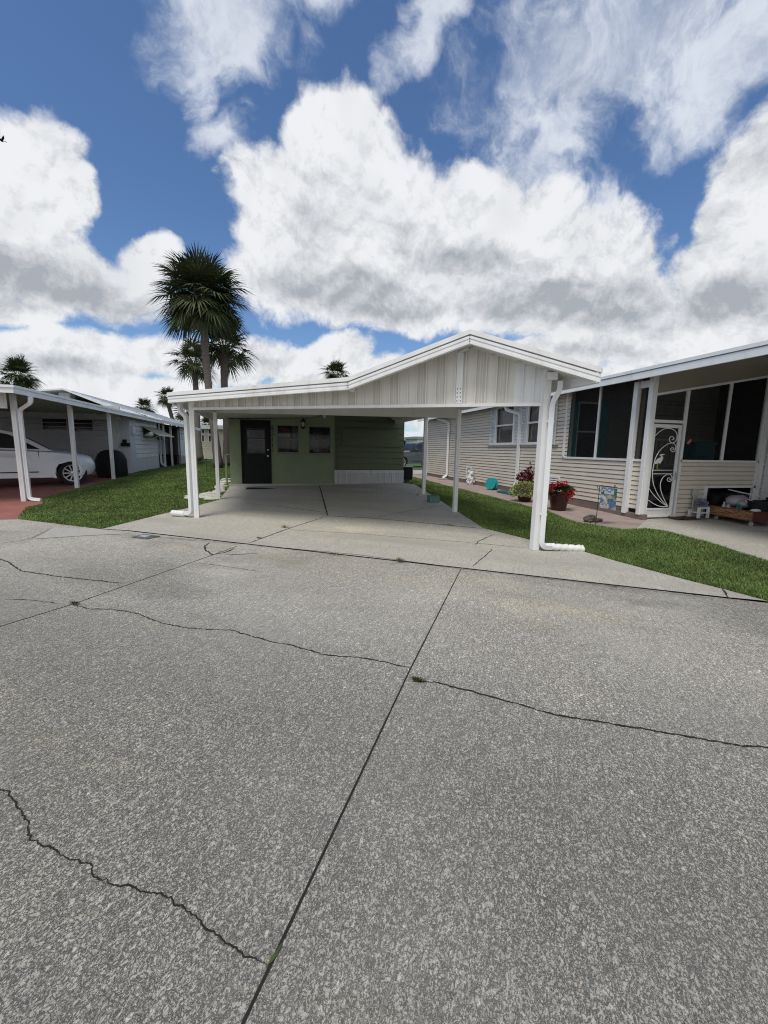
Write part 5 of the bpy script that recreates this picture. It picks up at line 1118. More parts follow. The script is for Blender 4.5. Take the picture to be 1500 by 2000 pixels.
lg = MB(); lg.tube([dpt(452, 848), dpt(432, 900), dpt(436, 985)], .004, 5); lg.tube([dpt(462, 845), dpt(445, 900), dpt(455, 985)], .004, 5); lg.tube([dpt(400, 992), dpt(480, 985)], .004, 5); lg.build('heron_legs', mat('yellow_paint', (.42, .36, .05), .5), hn)
hk = MB(); c = dpt(785, 1085); hk.lathe([(.02, 0), (.02, .03), (.03, .04), (.03, .06)], (c.x, yD, c.z), 12, -Y1); hk.box(c.x - .02, c.x + .02, yD - .006, yD, c.z - .1, c.z + .08); hk.build('handle', ALU, sdo)

# ------------------------------------------------------------------ plants
def leaf_card(mb, c, d, w, l, up=None):
    d = d.normalized(); s = d.cross(up or Vector((random.gauss(0, 1), random.gauss(0, 1), random.gauss(0, 1)))).normalized(); n = s.cross(d)
    mb.add([c, c + d * l * .45 + s * w / 2 + n * w * .12, c + d * l, c + d * l * .45 - s * w / 2 + n * w * .12], [(0, 1, 2, 3)])
def rdir(zmin=-.2):
    while True:
        v = Vector((random.gauss(0, 1), random.gauss(0, 1), random.gauss(0, 1))).normalized()
        if v.z > zmin: return v
# geraniums in a maroon pot
c = G(1090, 997); pt = thing('flower_pot', (c.x, c.y, c.z + .008), 'red geraniums in a dark maroon pot on the path beside the tan house', 'flower pot')
b0 = Vector((c.x, c.y + .0, c.z + .008)); p_ = MB(); p_.lathe([(.15, 0), (.165, .02), (.20, .20), (.225, .33), (.25, .36), (.25, .41), (.225, .41), (.21, .36)], b0, 24); p_.build('pot', TERRA, pt, smooth=True)
lf = MB(); fl_ = MB()
for _ in range(420):
    d = rdir(-.35); q = b0 + Z * .44 + Vector((d.x * .26, d.y * .26, d.z * .14)) * random.uniform(.5, 1.1); leaf_card(lf, q, d + Vector((0, 0, random.uniform(-.5, .4))), .07, .08)
lf.build('foliage', LEAF, pt)
for (dx, dz, dy) in ((-.24, .56, 0), (-.12, .60, -.1), (-.02, .63, .05), (.10, .62, -.05), (.25, .50, .0), (.29, .46, -.1), (-.28, .48, -.05), (.02, .40, -.25), (.08, .30, -.27), (-.06, .41, -.25), (.09, .42, -.25)):
    for _ in range(26):
        d = rdir(-.6); q = b0 + Vector((dx, dy, dz)) + d * random.uniform(.02, .065); leaf_card(fl_, q, d, .05, .05)
for (dx, dz, dy) in ((-.24, .52, 0), (0, .6, .05), (.10, .58, -.05), (.25, .47, 0)): lf2 = None
fl_.build('flowers', REDFLOWER, pt)
# variegated shrub with a dark red plant behind it
c = G(1028, 981); sh_ = thing('potted_shrub', (c.x, c.y, c.z), 'low variegated cream and green shrub left of the geranium pot', 'shrub')
b0 = Vector((c.x, c.y + .1, c.z + .008)); p_ = MB(); p_.lathe([(.14, 0), (.19, .14), (.20, .15), (.18, .15)], b0, 16); p_.build('pot', TERRA, sh_, smooth=True)
lf = MB()
for _ in range(1300):
    d = rdir(-.5); q = b0 + Z * .27 + Vector((d.x * .37, d.y * .30, d.z * .24)) * random.uniform(.55, 1.08); leaf_card(lf, q, d + Z * random.uniform(-.3, .5), .035, .065)
lf.build('foliage', VARIEG, sh_)
c2 = G(1040, 970); rp = thing('red_plant', (c2.x, c2.y + .25, c2.z), 'dark red leaved plant with a stake behind the variegated shrub', 'plant')
b1 = Vector((c2.x + .02, c2.y + .25, c2.z)); lf = MB()
for (ox, oz, rr) in ((.05, .72, .17), (-.08, .62, .14), (.12, .58, .15), (.0, .48, .16), (-.28, .55, .10), (.18, .74, .10)):
    for _ in range(90):
        d = rdir(-.9); q = b1 + Vector((ox, 0, oz)) + d * rr * random.uniform(.4, 1.1); leaf_card(lf, q, d + Z * random.uniform(-.6, .2), .055, .09)
lf.build('foliage', REDLEAF, rp)
sm = MB()
for (ox, oz) in ((.05, .72), (-.08, .62), (.12, .6), (-.28, .55), (.0, .5)): sm.tube([b1 + Z * .1, b1 + Vector((ox * .6, 0, oz * .6)), b1 + Vector((ox, 0, oz))], .008, 5)
sm.build('stem', REDLEAF, rp); st2 = MB(); st2.tube([b1 + Vector((-.08, -.1, .1)), b1 + Vector((-.08, -.1, .98))], .006, 5); st2.ball(b1 + Vector((-.08, -.1, 1.0)), .025, 8); st2.build('stake', NEARBLACK, rp)
def W(x, y, off):
    p = G(x, y)
    if p.x > XR - off: p = onx(x, y, XR - off); p.z = gz(p.x, p.y)
    return p
# garden flag on its stand
c = G(1163, 1026); gf = thing('garden_flag', (c.x, c.y, c.z), 'small beach scene garden flag hanging on a thin black stand', 'garden flag')
PX = Vector((c.x, c.y, c.z)); yfl = c.y
def fp_(x, y): return ony(x, y, yfl)
sM = MB(); tl = fp_(1172, 949); trr = fp_(1205, 952); sM.tube([(c.x, c.y, c.z - .02), (tl.x - .005, c.y, tl.z), (tl.x + .02, c.y, tl.z + .01), (trr.x, c.y, trr.z)], .006, 6)
sM.tube([fp_(1172, 949), fp_(1167, 950), fp_(1167, 954), fp_(1170, 955)], .005, 6); a = fp_(1166, 1020); sM.tube([Vector((c.x, c.y, c.z + .1)), Vector((c.x - .12, c.y, c.z + .08)), Vector((c.x - .12, c.y, c.z - .02))], .005, 5); sM.ball(fp_(1201, 949), .016, 8); sM.build('stand', NEARBLACK, gf)
FM = [mat('flag_sky', (.09, .19, .32), .8, .25, 12), mat('flag_cloud', (.42, .48, .53), .8, .3, 18), mat('flag_sea', (.15, .19, .23), .8, .3, 16), mat('flag_sand', (.38, .33, .31), .8, .2, 14), mat('flag_green', (.05, .14, .09), .8, .3, 20), mat('flag_blue', (.09, .18, .34), .8, .3, 20)]
fM = MB(); nx, nz = 10, 14; f00, f10, f01, f11 = fp_(1174, 951), fp_(1205, 955), fp_(1171, 991), fp_(1202, 997)
PAT = ["0001000044", "0110110104", "1011001144", "4411111144", "4422232224", "1122333224", "1112333322", "5113444433", "5533455552", "5533555525", "5323552555", "1532155525", "1333125223", "3333322333"]
for j in range(nz):
    for i in range(nx):
        fM.cur = int(PAT[j][i]); q = []
        for (ii, jj) in ((i, j), (i + 1, j), (i + 1, j + 1), (i, j + 1)):
            u_, v_ = ii / nx, jj / nz; p = f00.lerp(f10, u_).lerp(f01.lerp(f11, u_), v_); q.append((p.x, p.y - .012 + .015 * math.sin(u_ * 7 + v_ * 2) * v_, p.z))
        fM.add(q, [(3, 2, 1, 0)])
fM.build('flag', FM, gf)
# frog-like stone figure beside the stand
c = G(1153, 1020); fr_ = MB(); z0 = c.z + .01
for (dx, dy, dz, r0, sq) in ((0, .03, .06, .11, (1.2, .8, .62)), (-.09, 0, .045, .07, (1, .8, .6)), (.05, .02, .10, .07, (1.1, .8, .6)), (-.02, .0, .12, .035, (1, 1, .8)), (.13, .0, .035, .09, (1.25, .7, .42)), (.22, .0, .03, .06, (1.2, .8, .6)), (-.06, -.06, .025, .05, (1.3, .8, .5)), (.07, -.07, .025, .05, (1.4, .7, .5))):
    fr_.ball((c.x + dx, c.y + dy, z0 + dz), r0, 12, sq, .06)
tag(fr_.build('frog_figure', mat('mossy_dark_stone', (.085, .080, .06), .85, .3, 14, .5, (.03, .035, .022), bump=.5, bscale=60), smooth=2), 'dark mossy stone frog figure lying on the path by the flag stand', 'figurine')
# hose reel, hose pot and white figure
c = W(965, 951, .28); hz = thing('hose_reel', (c.x, c.y, c.z), 'round teal hose reel leaning against the tan house wall', 'hose reel')
hr_ = MB(); cc = Vector((c.x - .05, c.y, c.z + .21)); hr_.lathe([(.20, -.03), (.21, -.01), (.20, .01), (.13, .015), (.12, .0)], cc, 22, Vector((-1, -.45, .12))); hr_.lathe([(.20, .11), (.21, .13), (.2, .15), (.05, .155)], cc, 22, Vector((-1, -.45, .12)))
hr_.build('reel', TEAL, hz, smooth=True); hc = MB()
for k in range(4): hc.lathe([(.15, .02 + k * .024), (.165, .03 + k * .024), (.15, .042 + k * .024)], cc, 20, Vector((-1, -.45, .12)))
hc.build('hose', TEALDARK, hz, smooth=True); hb2 = MB(); hb2.obox(cc + Vector((.02, 0, -.17)), X1 * .1, Y1 * .12, Z * .035); hb2.build('base', TEALDARK, hz, bevel=.01)
a, b = G(976, 962), W(1012, 965, .45); sg = MB(); pts = [(a.x - .02, a.y + .05, a.z + .05), (a.x + .25, a.y - .2, a.z + .035), (b.x, b.y, b.z + .04)]
ax = (b - a).normalized(); sd_ = Vector((-ax.y, ax.x, 0)); mid = (a + b) / 2 + Z * .012
sg.hexa([a + sd_ * .10 + Z * .01, b + sd_ * .10 + Z * .01, b - sd_ * .12 + Z * .01, a - sd_ * .12 + Z * .01, a + sd_ * .13 + Z * .07, b + sd_ * .13 + Z * .075, b - sd_ * .15 + Z * .075, a - sd_ * .15 + Z * .07])
tr_o = sg.build('garden_tray', TEAL, bevel=.02); tag(tr_o, 'long flat teal tray lying on the path below the downspout', 'tray')
sg = MB(); sg.obox(mid + Z * .064, ax * (b - a).length * .42, sd_ * .09, Z * .004); sg.build('inset', TEALDARK, tr_o)
c = W(919, 940.5, .2); st_ = MB(); z0 = c.z + .008; bx_ = Vector((c.x, c.y, z0))
for _ in range(46):
    k = random.random(); d = Vector((random.uniform(-1, 1), random.uniform(-1, 1), 0)); st_.ball(bx_ + Vector((d.x * .13 * (1 - k * .5), d.y * .1, .05 + k * .46)), random.uniform(.03, .06), 7, (1, 1, 1.2), .15)
st_.lathe([(.12, 0), (.11, .05), (.08, .3), (.05, .5)], bx_, 12); tag(st_.build('garden_statue', LWHITE, smooth=2), 'knobbly white garden statue standing below the small wall vent', 'statue')
c = W(861, 935, .35); sb2 = MB(); sb2.hexa([(c.x - .1, c.y - .2, c.z + .01), (c.x + .25, c.y - .2, c.z + .01), (c.x + .25, c.y + .15, c.z + .01), (c.x - .1, c.y + .15, c.z + .01), (c.x - .1, c.y - .2, c.z + .05), (c.x + .25, c.y - .2, c.z + .07), (c.x + .25, c.y + .15, c.z + .07), (c.x - .1, c.y + .15, c.z + .05)]); tag(sb2.build('splash_block', PALEC, bevel=.01), 'pale concrete splash block under the far downspout of the tan house', 'splash block')
# pink bird ornament hanging on the screen and things inside the porch
orn = MB(); 
def op_(x, y): p = ony(x, y, YF - .02); return p
orn.prism([op_(1340, 866), op_(1343, 862), op_(1346, 860), op_(1348, 857), op_(1350, 859), op_(1349, 863), op_(1345, 865), op_(1346, 868), op_(1342, 866.5)], (0, -.012, 0)); tag(orn.build('bird_ornament', mat('pink_enamel', (.50, .16, .14), .5)), 'small pink bird ornament fixed on the porch screen', 'ornament')
cl = MB(); a, b = ony(1350, 862, YF + .5), ony(1388, 895, YF + .5); cl.box(a.x, b.x, YF + .4, YF + .9, .55, a.z - .1); cl.box(a.x - .02, b.x + .02, YF + .38, YF + .92, a.z - .1, a.z); tag(cl.build('cooler_box', TEALDARK, bevel=.03), 'dark teal cooler chest standing behind the porch screen', 'cooler')
# small white bench planter with lavender flowers, on a brown mat
c = ony(1362, 1003, YF - .19); c.z = gz(c.x, c.y) + .005; c.x += .02; bn = thing('bench_planter', (c.x, c.y, c.z), 'small white wooden bench planter with a tall back board by the screen door', 'planter')
z0 = c.z + .03; b0, w_ = Vector((c.x, c.y, z0)), .125
k_ = MB(); k_.box(c.x - w_, c.x + w_, c.y - .12, c.y + .1, z0 + .10, z0 + .125); k_.box(c.x - w_, c.x + w_, c.y - .125, c.y - .1, z0 + .20, z0 + .235); k_.build('seat', LWHITE, bn)
k_ = MB(); k_.box(c.x - .05, c.x + .06, c.y + .1, c.y + .12, z0 + .10, z0 + .46); k_.prism([(c.x - .075, c.y + .09, z0 + .46), (c.x + .085, c.y + .09, z0 + .46), (c.x + .07, c.y + .09, z0 + .60), (c.x - .07, c.y + .09, z0 + .60)], (0, .04, 0)); k_.build('back_board', mat('worn_cream_paint', (.42, .41, .37), .7), bn)
for sx in (-1, 1):
    for sy in (-.11, .09):
        k_ = MB(); k_.box(c.x + sx * w_ - .022, c.x + sx * w_ + .022, c.y + sy - .02, c.y + sy + .02, z0, z0 + .235 if sy < 0 else z0 + .16); k_.build('leg', LWHITE, bn)
k_ = MB()
for _ in range(420):
    d = rdir(-.3); q = b0 + Vector((.03, -.02, .27)) + Vector((d.x * .14, d.y * .09, d.z * .13)) * random.uniform(.3, 1); leaf_card(k_, q, d, .035, .04)
k_.build('flowers', mat('lavender_petal', (.24, .24, .32), .7, .3, 20, island=.4), bn)
c = ony(1345, 1014, YF - .30); c.z = gz(c.x, c.y) + .005; rg_ = MB(); vs = []
for i in range(13):
    for j in range(5): vs.append((c.x - .28 + .6 * i / 12, c.y - .02 + .26 * j / 4 + .03 * math.sin(i), c.z + .014 + .035 * abs(math.sin(i * .8 + j)) * (.4 + .6 * (j > 1))))
rg_.add(vs, [(i * 5 + j, (i + 1) * 5 + j, (i + 1) * 5 + j + 1, i * 5 + j + 1) for i in range(12) for j in range(4)]); tag(rg_.build('rumpled_mat', BROWN, smooth=2), 'rumpled dark brown mat in front of the bench planter', 'mat')
# garden cart on casters, heaped with things
cq = G(1469, 1027); zc = cq.z; p0 = onz(1469, 1019, zc + .11); pl = onz(1378, 1003, zc + .11); ev = (pl - p0); ev.z = 0; LC = ev.length; ev.normalize(); ew_ = Vector((ev.y, -ev.x, 0))
if ew_.x < 0: ew_ = -ew_
ct_ = thing('garden_cart', (p0.x, p0.y, zc), 'low wooden cart on casters with bold wood grain, heaped with garden clutter', 'cart')
hC, wC = .20, .8; zb = zc + .11
def cpt(a, b, z): return Vector((p0.x, p0.y, 0)) + ev * a + ew_ * b + Z * z
def cbox(mb, a0, a1, b0, b1, z0, z1): return mb.hexa([cpt(a0, b0, z0), cpt(a1, b0, z0), cpt(a1, b1, z0), cpt(a0, b1, z0), cpt(a0, b0, z1), cpt(a1, b0, z1), cpt(a1, b1, z1), cpt(a0, b1, z1)])
k_ = MB(); cbox(k_, 0, LC, 0, .03, zb, zb + hC); cside = k_.build('side_board', WOOD, ct_, bevel=.004)
gm_ = MB()
for k in range(9):
    z_ = zb + .03 + .155 * k / 9; sd0 = random.random() * 9; pts = [cpt(.02 + (LC - .05) * i / 26, -.001, z_ + .018 * math.sin(i * .42 + sd0) * (1 if 2 < k < 7 else .5) + .012 * mnoise.noise((i * .5, k, 0))) for i in range(27)]; gm_.tube(pts, .0042, 5)
gm_.build('wood_grain', mat('light_grain', (.50, .29, .15), .6), cside)
k_ = MB(); cbox(k_, -.03, 0, 0, wC, zb, zb + hC); k_.build('end_board', REDWOOD, ct_, bevel=.004)
k_ = MB(); cbox(k_, 0, LC, wC - .03, wC, zb, zb + hC); cbox(k_, LC - .03, LC, .03, wC - .03, zb, zb + hC); cbox(k_, 0, LC, .03, wC - .03, zb, zb + .03); k_.build('bed', REDWOOD, ct_)
for a_ in (.12, LC - .15):
    for b_ in (.12, wC - .12):
        k_ = MB(); cc = cpt(a_, b_, zc + .045); k_.lathe([(.04, -.012), (.045, 0), (.04, .012)], cc, 14, ew_); k_.bar(cc + Z * .03, cc + Z * .065, .03, .03); k_.build('caster', ALU, ct_)
def clutter(nm, lbl, cat, fn, m, smooth=True, bevel=0): mb = MB(); fn(mb); return tag(mb.build(nm, m, smooth=smooth, bevel=bevel), lbl, cat)
zt = zb + .03
clutter('plastic_sack', 'pale grey plastic sack lying highest in the garden cart', 'sack', lambda m: (m.ball(cpt(.62, .3, zt + .30), .2, 14, (1.25, .9, .62), .05), m.ball(cpt(.45, .28, zt + .26), .13, 12, (1.2, .9, .7), .05), m.ball(cpt(.74, .25, zt + .08), .17, 12, (1, .9, .8), .05)), mat('grey_sack', (.26, .25, .27), .5, .3, 7), 2)
def bottle(h, r): return [(r, 0), (r, h * .6), (r * .45, h * .78), (r * .4, h), (.004, h)]
for i, (a_, b_, h, r_, m_, lb_) in enumerate(((.72, .10, .27, .05, mat('white_bottle', (.42, .44, .45), .3), 'white capped bottle nearest the left of the garden cart'), (.62, .10, .29, .05, mat('grey_bottle', (.26, .31, .36), .3), 'blue grey bottle beside the white bottle in the cart'), (.44, .12, .26, .055, mat('green_bottle', (.02, .13, .05), .3), 'green bottle beside the blue jug in the cart'), (.36, .10, .24, .06, mat('blue_jug', (.03, .07, .16), .35), 'dark blue jug in the middle of the garden cart'))):
    clutter('bottle', lb_, 'bottle', lambda m, a_=a_, b_=b_, h=h, r_=r_: m.lathe(bottle(h, r_), cpt(a_, b_, zt), 14), m_)['group'] = 'bottles in the garden cart'
clutter('crumpled_bag', 'crumpled white bag above the green bottle in the cart', 'bag', lambda m: m.ball(cpt(.40, .3, zt + .28), .10, 10, (1, .9, .8), .18), LWHITE, 2)
clutter('crumpled_bag', 'crumpled white cloth at the near right corner of the cart', 'bag', lambda m: m.ball(cpt(.10, .16, zt + .17), .075, 10, (1.5, .8, .5), .2), LWHITE, 2)
for i, (a_, b_, r_, h, lb_) in enumerate(((.20, .34, .19, .33, 'black nursery pot behind the white cloth in the cart'), (1.15, .35, .16, .34, 'black nursery pot at the far end of the cart'), (.05, .6, .2, .40, 'black nursery pot at the back right of the cart'), (.95, .5, .17, .38, 'black nursery pot behind the plastic sack'))):
    clutter('nursery_pot', lb_, 'pot', lambda m, a_=a_, b_=b_, h=h, r_=r_: m.lathe([(r_ * .75, 0), (r_, h), (r_ * 1.08, h), (r_ * 1.08, h + .02), (r_ * .9, h + .02), (r_ * .85, h * .8)], cpt(a_, b_, zt), 18), NEARBLACK)['group'] = 'nursery pots in the garden cart'
clutter('black_shovel', 'black long handled scoop lying across the top of the cart', 'shovel', lambda m: (m.bar(cpt(.55, .62, zt + .30), cpt(-.05, .5, zt + .42), .03, .03), m.bar(cpt(.1, .52, zt + .38), cpt(-.16, .46, zt + .46), .10, .03)), NEARBLACK, False, .008)
clutter('white_rail', 'white slatted panel sticking out of the storage opening above the cart', 'panel', lambda m: [m.bar(cpt(1.05, .5 + .05 * i, zt + .50 - .012 * i), cpt(.42, .58 + .05 * i, zt + .42 - .01 * i), .022, .018) for i in range(4)], LWHITE, False)

# ------------------------------------------------------------------ palms
def palm(name, base, top, rad, label, trunk_r=.21, leaves=46, group=None, seed=1, boots=True, dead=True, drop=.75):
    rnd = random.Random(seed); t = thing(name, base, label, 'palm tree', group); base = Vector(base); top = Vector(top)
    tk = MB(); pts, sc_ = [], []; n = 26
    for i in range(n + 1):
        k = i / n; p = base.lerp(top, k) + Vector((math.sin(k * 2.6 + seed) * .10, math.cos(k * 2.1 + seed) * .08, 0)) * math.sin(k * math.pi); pts.append(p)
        s_ = 1.22 - .32 * min(1, k * 4) + (.0 if k < .86 or not boots else (k - .86) / .14 * .75); sc_.append(s_ * (1 + .035 * (1 if i % 2 else -1)))
    tk.tube(pts, trunk_r, 14, scale=sc_, up=Y1); tk.build('trunk', BARK, t, smooth=2)
    cr = MB(); dl_ = MB()
    for i in range(leaves):
        k = (i + .5) / leaves; az = i * 2.39996 + rnd.uniform(-.25, .25)
        el = R(84) - (R(84) + R(52)) * k ** drop + rnd.uniform(-.12, .12)
        d = Vector((math.cos(az) * math.cos(el), math.sin(az) * math.cos(el), math.sin(el)))
        pl_ = rad * rnd.uniform(.34, .52) * (.55 if i % 3 == 1 else 1); fanr = rad * rnd.uniform(.48, .60)
        q0 = top + Vector((math.cos(az), math.sin(az), 0)) * trunk_r * .8 + Z * (.1 + .3 * (1 - k)); q1 = q0 + d * pl_ * .55; q2 = q0 + d * pl_ - Z * pl_ * .10
        cr.tube([q0, q1, q2], .022 * rad / 2.5, 4, scale=[1.4, 1, .7])
        ax_ = (q2 - q1).normalized(); sd_ = ax_.cross(Z)
        if sd_.length < .1: sd_ = Vector((math.cos(az + 1.57), math.sin(az + 1.57), 0))
        sd_.normalize(); nn = sd_.cross(ax_); m_ = 32
        for j in range(m_):
            an = R(-128 + 256 * (j + .5) / m_) + rnd.uniform(-.05, .05); ca, sa = math.cos(an), math.sin(an)
            ld = (ax_ * ca + sd_ * sa + nn * (.28 * abs(sa) - .02)).normalized(); L_ = fanr * (.72 + .28 * max(0, ca)) * rnd.uniform(.85, 1.08)
            w0 = .048 * rad / 2.5 * (1 + .2 * rnd.random()); pw_ = ld.cross(nn).normalized()
            drp = rnd.uniform(.12, .30) * L_ * (1 + .6 * k)
            a_ = q2; b_ = q2 + ld * L_ * .55 - Z * drp * .15; c_ = q2 + ld * L_ - Z * drp
            cr.add([a_ + pw_ * w0 * .35, a_ - pw_ * w0 * .35, b_ - pw_ * w0 * .75, b_ + pw_ * w0 * .75, c_], [(0, 1, 2, 3), (3, 2, 4)])
    cr.build('crown', PALMLEAF, t)
    if dead:
        for i in range(46):
            az = rnd.uniform(0, 6.28); z_ = rnd.uniform(-.75, .15); q = top + Vector((math.cos(az), math.sin(az), 0)) * trunk_r * 1.3 + Z * z_; dl_.bar(q, q + Vector((math.cos(az) * .16, math.sin(az) * .16, .30)), .07, .025)
        dl_.build('old_leaf_bases', PALMDEAD, t)
    return t
def dist_pt(x, y, D): return EYEP + ray(x, y) * D
b_ = G(427, 915); D = (b_ - EYEP).dot(FWD); tp = dist_pt(399, 600, D); palm('palm_tree', b_, tp + Vector((-.1, 0, .35)), 2.68, 'tallest cabbage palm with a full round crown left of the carport', .205, 80, seed=3)
b_ = G(443, 910.5); D = (b_ - EYEP).dot(FWD); tp = dist_pt(438, 683, D); palm('palm_tree', b_, tp, 2.15, 'shorter cabbage palm just right of the tallest palm trunk', .225, 34, seed=8, drop=.9)
b_ = G(391, 898.5); D = (b_ - EYEP).dot(FWD); tp = dist_pt(378, 712, D); palm('palm_tree', b_, tp, 2.25, 'lower cabbage palm behind and left of the tallest palm', .25, 32, seed=5, drop=.9)
PG = 'distant cabbage palms above the roofs'
def far_palm(x, y, D, rad, label, seed, tr=.2, dx=0): tp = dist_pt(x, y, D); return palm('palm_tree', (tp.x + dx, tp.y, .26), tp, rad, label, tr, 38, PG, seed, dead=False)
far_palm(36, 738, 36, 2.05, 'broad palm crown rising behind the left carport roof', 11)
far_palm(283, 799, 52, 1.55, 'small round palm crown above the white roof of the left home', 12)
far_palm(326, 779, 44, 1.3, 'palm crown half hidden by the left corner of the carport roof', 13, .22, 1.0)
far_palm(656, 735, 40, 1.75, 'palm top peeking over the low carport roof right of the tall palms', 14)
far_palm(362, 808, 50, 1.7, 'palm crown seen behind the left downspout of the carport', 15, .2)
far_palm(405, 832, 58, 1.6, 'farthest small palm over the roof of the cream far house', 16, .2)

# ------------------------------------------------------------------ far houses, street furniture, bird
fh = thing('far_house', (-8, 43.5, .2), 'cream lap-sided far house with narrow dark windows behind the palms', 'house')
yH = 42.2; a, b = ony(383, 835, yH), ony(470, 898, yH)
zt_ = ony(405, 838, yH).z
ops = []
for (x0, y0, x1, y1) in ((394.5, 839, 398.5, 846), (394.5, 850, 398.5, 862), (408, 839, 412, 847), (408, 851, 412, 862.5)):
    p, q = ony(x0, y0, yH), ony(x1, y1, yH); ops.append((p.x - a.x, q.x - a.x, q.z, p.z))
w_ = MB(); lap_wall(w_, (a.x, yH), (1, 0), (0, -1), b.x - a.x, .2, zt_, ops, course=.2, lip=.02); w_.build('wall', mat('cream_siding', (.50, .47, .38), .6), fh)
for o in ops:
    g_ = MB(); g_.box(a.x + o[0], a.x + o[1], yH + .05, yH + .06, o[2], o[3]); f_ = MB(); frame(f_, (a.x + (o[0] + o[1]) / 2, yH - .02, (o[2] + o[3]) / 2), X1, -Y1, o[1] - o[0] + .12, o[3] - o[2] + .12, .06, .03); wn = f_.build('window', LWHITE, fh); g_.build('pane', GLASS, wn)
r_ = MB(); r_.box(a.x - .5, b.x + .5, yH - .5, yH + 6, zt_, zt_ + .35); r_.build('roof', ROOFMETAL, fh)
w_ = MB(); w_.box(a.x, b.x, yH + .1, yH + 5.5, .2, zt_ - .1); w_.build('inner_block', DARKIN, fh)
yH = 46; f2 = thing('far_house', (13, 48, .1), 'white roofed house with a dark carport behind the parked grey vehicle', 'house')
a, b = ony(786, 855, yH), ony(835, 862, yH); zr_ = ony(800, 860, yH).z
r_ = MB(); r_.hexa([(a.x - 4, yH, zr_), (b.x + 6, yH, zr_), (b.x + 6, yH + 7, zr_ + .5), (a.x - 4, yH + 7, zr_ + .5), (a.x - 4, yH, zr_ + .22), (b.x + 6, yH, zr_ + .22), (b.x + 6, yH + 7, zr_ + 1.3), (a.x - 4, yH + 7, zr_ + 1.3)]); r_.build('roof', ROOFMETAL, f2)
w_ = MB(); w_.box(a.x - 4, b.x + 6, yH + 5, yH + 5.1, .1, zr_); w_.build('carport_wall', DARKIN, f2)
for xx in (ony(802.5, 870, yH).x, a.x - 1, b.x + 4):
    p_ = MB(); p_.box(xx - .06, xx + .06, yH, yH + .12, .1, zr_); p_.build('post', TRIM, f2)
w_ = MB(); q0, q1 = ony(815, 857, 40), ony(838, 880, 40); w_.box(q0.x, q1.x + 2, 40, 44, .1, q0.z); w_.build('shed_wall', LWHITE, f2); w_ = MB(); w_.box(q0.x - .3, q1.x + 2.2, 39.8, 44.2, q0.z, q0.z + .22); w_.build('shed_roof', mat('grey_green_roof', (.22, .27, .25), .6), f2)
# tree line along the horizon, far behind the homes
tl = MB(); rnd = random.Random(4)
for i in range(9000):
    an = R(rnd.uniform(-75, 75)); d = rnd.uniform(150, 172); x, y = d * math.sin(an), d * math.cos(an); h = 5.2 + 1.6 * mnoise.noise((an * 9, 0, 0)) + 1.2 * mnoise.noise((an * 40, 3, 0)); z_ = rnd.random() ** .7 * h
    s_ = rnd.uniform(.5, 1.2); a_ = rnd.uniform(0, 6.28); u_ = Vector((math.cos(a_), math.sin(a_), rnd.uniform(-.5, .5))) * s_; v_ = Vector((rnd.uniform(-.4, .4), rnd.uniform(-.4, .4), 1)) * s_ * .8; c = Vector((x, y, z_))
    tl.add([c - u_, c - v_ * .7, c + u_, c + v_], [(0, 1, 2, 3)])
tag(tl.build('distant_trees', mat('distant_foliage', (.04, .065, .03), .8, .3, .3, island=.4)), 'low dark line of trees along the horizon', 'trees', kind='stuff')
# row of stones along the left edge of the driveway
random.seed(21); proto = None; rowp = []
for k in range(16):
    t = k / 15; c = G(425 + 22 * t + random.uniform(-9, 2) - 4, 975 - 38 * t + random.uniform(-2.5, 2.5)); rowp.append((c, random.uniform(.12, .2)))
for x, y in ((368, 971), (372, 975), (392, 971), (397, 974), (404, 968), (408, 973), (413, 969), (418, 972), (410, 965), (421, 964), (426, 961), (431, 956), (440, 951), (436, 947), (443, 943)): rowp.append((G(x, y), random.uniform(.12, .21)))
for i, (c, r_) in enumerate(rowp):
    if i < 4:
        m_ = MB(); m_.ball((0, 0, .02), 1, 12, (1, .8, .42), .12); o = m_.build('edging_stone', STONE, smooth=2, origin=(0, 0, 0)); protos = [o] if i == 0 else protos + [o]
    else: o = protos[i % 4].copy(); COL.objects.link(o)
    o.scale = (r_ * random.uniform(.9, 1.3), r_, r_ * random.uniform(.6, .95)); o.rotation_euler = (0, 0, random.uniform(0, 6)); o.location = (c.x, c.y, gz(c.x, c.y) + .012)
    tag(o, 'pale flat limestone in the edging between the lawn and the driveway', 'stone', 'edging stones along the driveway')
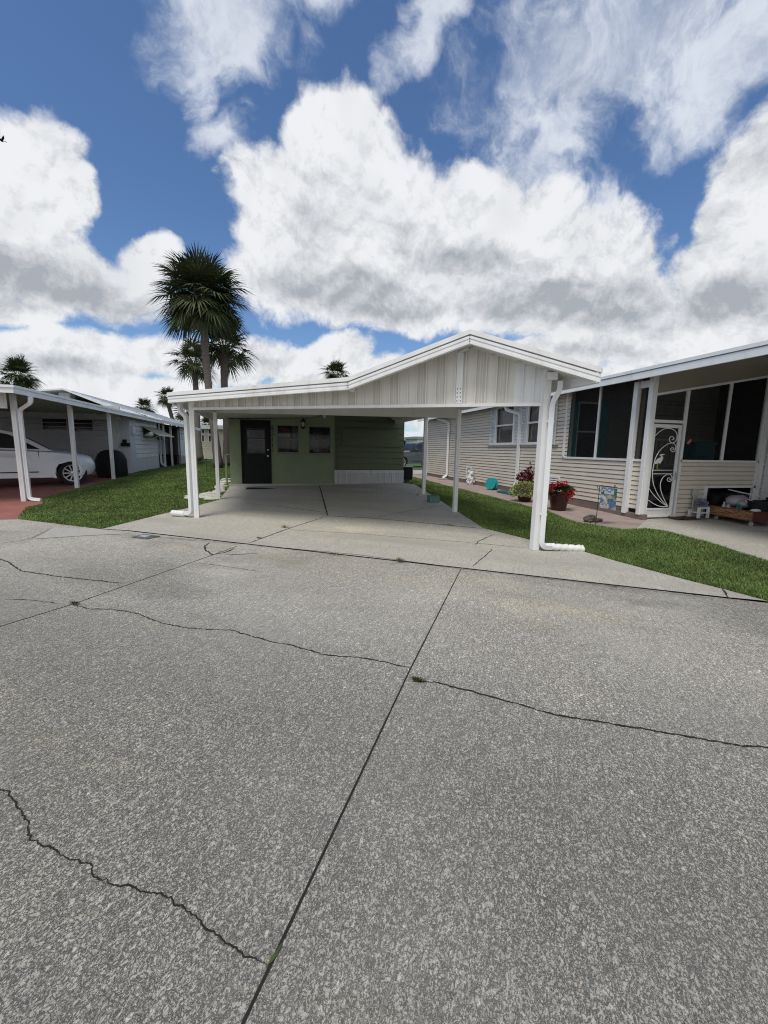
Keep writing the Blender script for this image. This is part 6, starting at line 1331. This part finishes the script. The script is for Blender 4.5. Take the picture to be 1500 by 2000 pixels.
# weeds in the joints
def weed(x, y, r_, h, n, m, label, sp=1.0):
    c = G(x, y); mb = MB()
    for _ in range(n):
        a_ = random.uniform(0, 6.28); q = c + Vector((SD.x, SD.y, 0)) * random.gauss(0, r_ * .45) * sp + Vector((SN.x, SN.y, 0)) * random.gauss(0, r_ * .18) + Z * .012; d = Vector((math.cos(a_), math.sin(a_), random.uniform(.4, 1.8))).normalized()
        leaf_card(mb, q, d, .006, h * random.uniform(.5, 1.1), Z)
    return tag(mb.build('weed', m), label, 'weed', 'weeds growing in the concrete joints')
weed(781, 1099, .05, .075, 90, DRYGRASS, 'spiky dry grass tuft midway along the street seam')
weed(652, 1084, .10, .03, 90, MOSS, 'flat green weed in the street seam left of the spiky tuft')
weed(506, 1053, .06, .035, 60, MOSS, 'small green weed in the diagonal driveway joint')
weed(556, 1032, .08, .08, 70, DRYGRASS, 'pale grass tuft in the driveway joint nearest the door')
weed(815, 1331, .045, .018, 260, MOSS, 'mossy green patch where the long crack meets the sawn joint', .9)
weed(146, 1181, .06, .022, 160, MOSS, 'moss at the left end of the long street crack', .8)
weed(1075, 1132, .05, .022, 60, MOSS, 'low weed in the street seam right of the sawn joint')
weed(1200, 1147, .07, .022, 60, MOSS, 'low weed in the street seam at far right')
tag(ribbon('weed', px((552, 1846), (537, 1868), (521, 1893)), .016, MOSS, None, .006, .0065, .006), 'green moss filling the sawn joint where the jagged crack ends', 'weed', 'weeds growing in the concrete joints')
weed(875, 1027, .1, .04, 60, DRYGRASS, 'low weeds along the cross joint under the carport')
# thin green stake in the left lawn
c = G(404, 924); stt = MB(); stt.tube([(c.x, c.y, c.z - .02), (c.x, c.y, c.z + .62)], .018, 8); stt.ball((c.x, c.y, c.z + .62), .03, 8); tag(stt.build('garden_stake', mat('green_stake', (.04, .10, .05), .5)), 'thin green garden stake standing in the left lawn', 'stake')
# soaring bird at the left edge of the sky
c = dist_pt(3, 274, 34); bd = MB(); ex = CR.copy(); ey = FWD.cross(Z).normalized(); f_ = (FWD + Z * .1).normalized()
bd.ball(c, .11, 10, (1.0, 1.6, .8)); wng = []
for s in (-1, 1):
    p = [c + CR * s * .05 + CU * .03, c + CR * s * .22 + CU * (.20 if s > 0 else .02) - FWD * .05, c + CR * s * (.16 if s > 0 else .5) + CU * (.42 if s > 0 else -.06)]
    bd.add([p[0] + FWD * .09, p[0] - FWD * .09, p[1] - FWD * .10, p[2], p[1] + FWD * .08], [(0, 1, 2, 3, 4)])
bd.add([c - CU * .02 + CR * .05, c + CR * .42 - CU * .16 + FWD * .07, c + CR * .42 - CU * .16 - FWD * .07], [(0, 1, 2)])
tag(bd.build('bird', NEARBLACK), 'dark bird soaring at the left edge of the sky', 'bird')
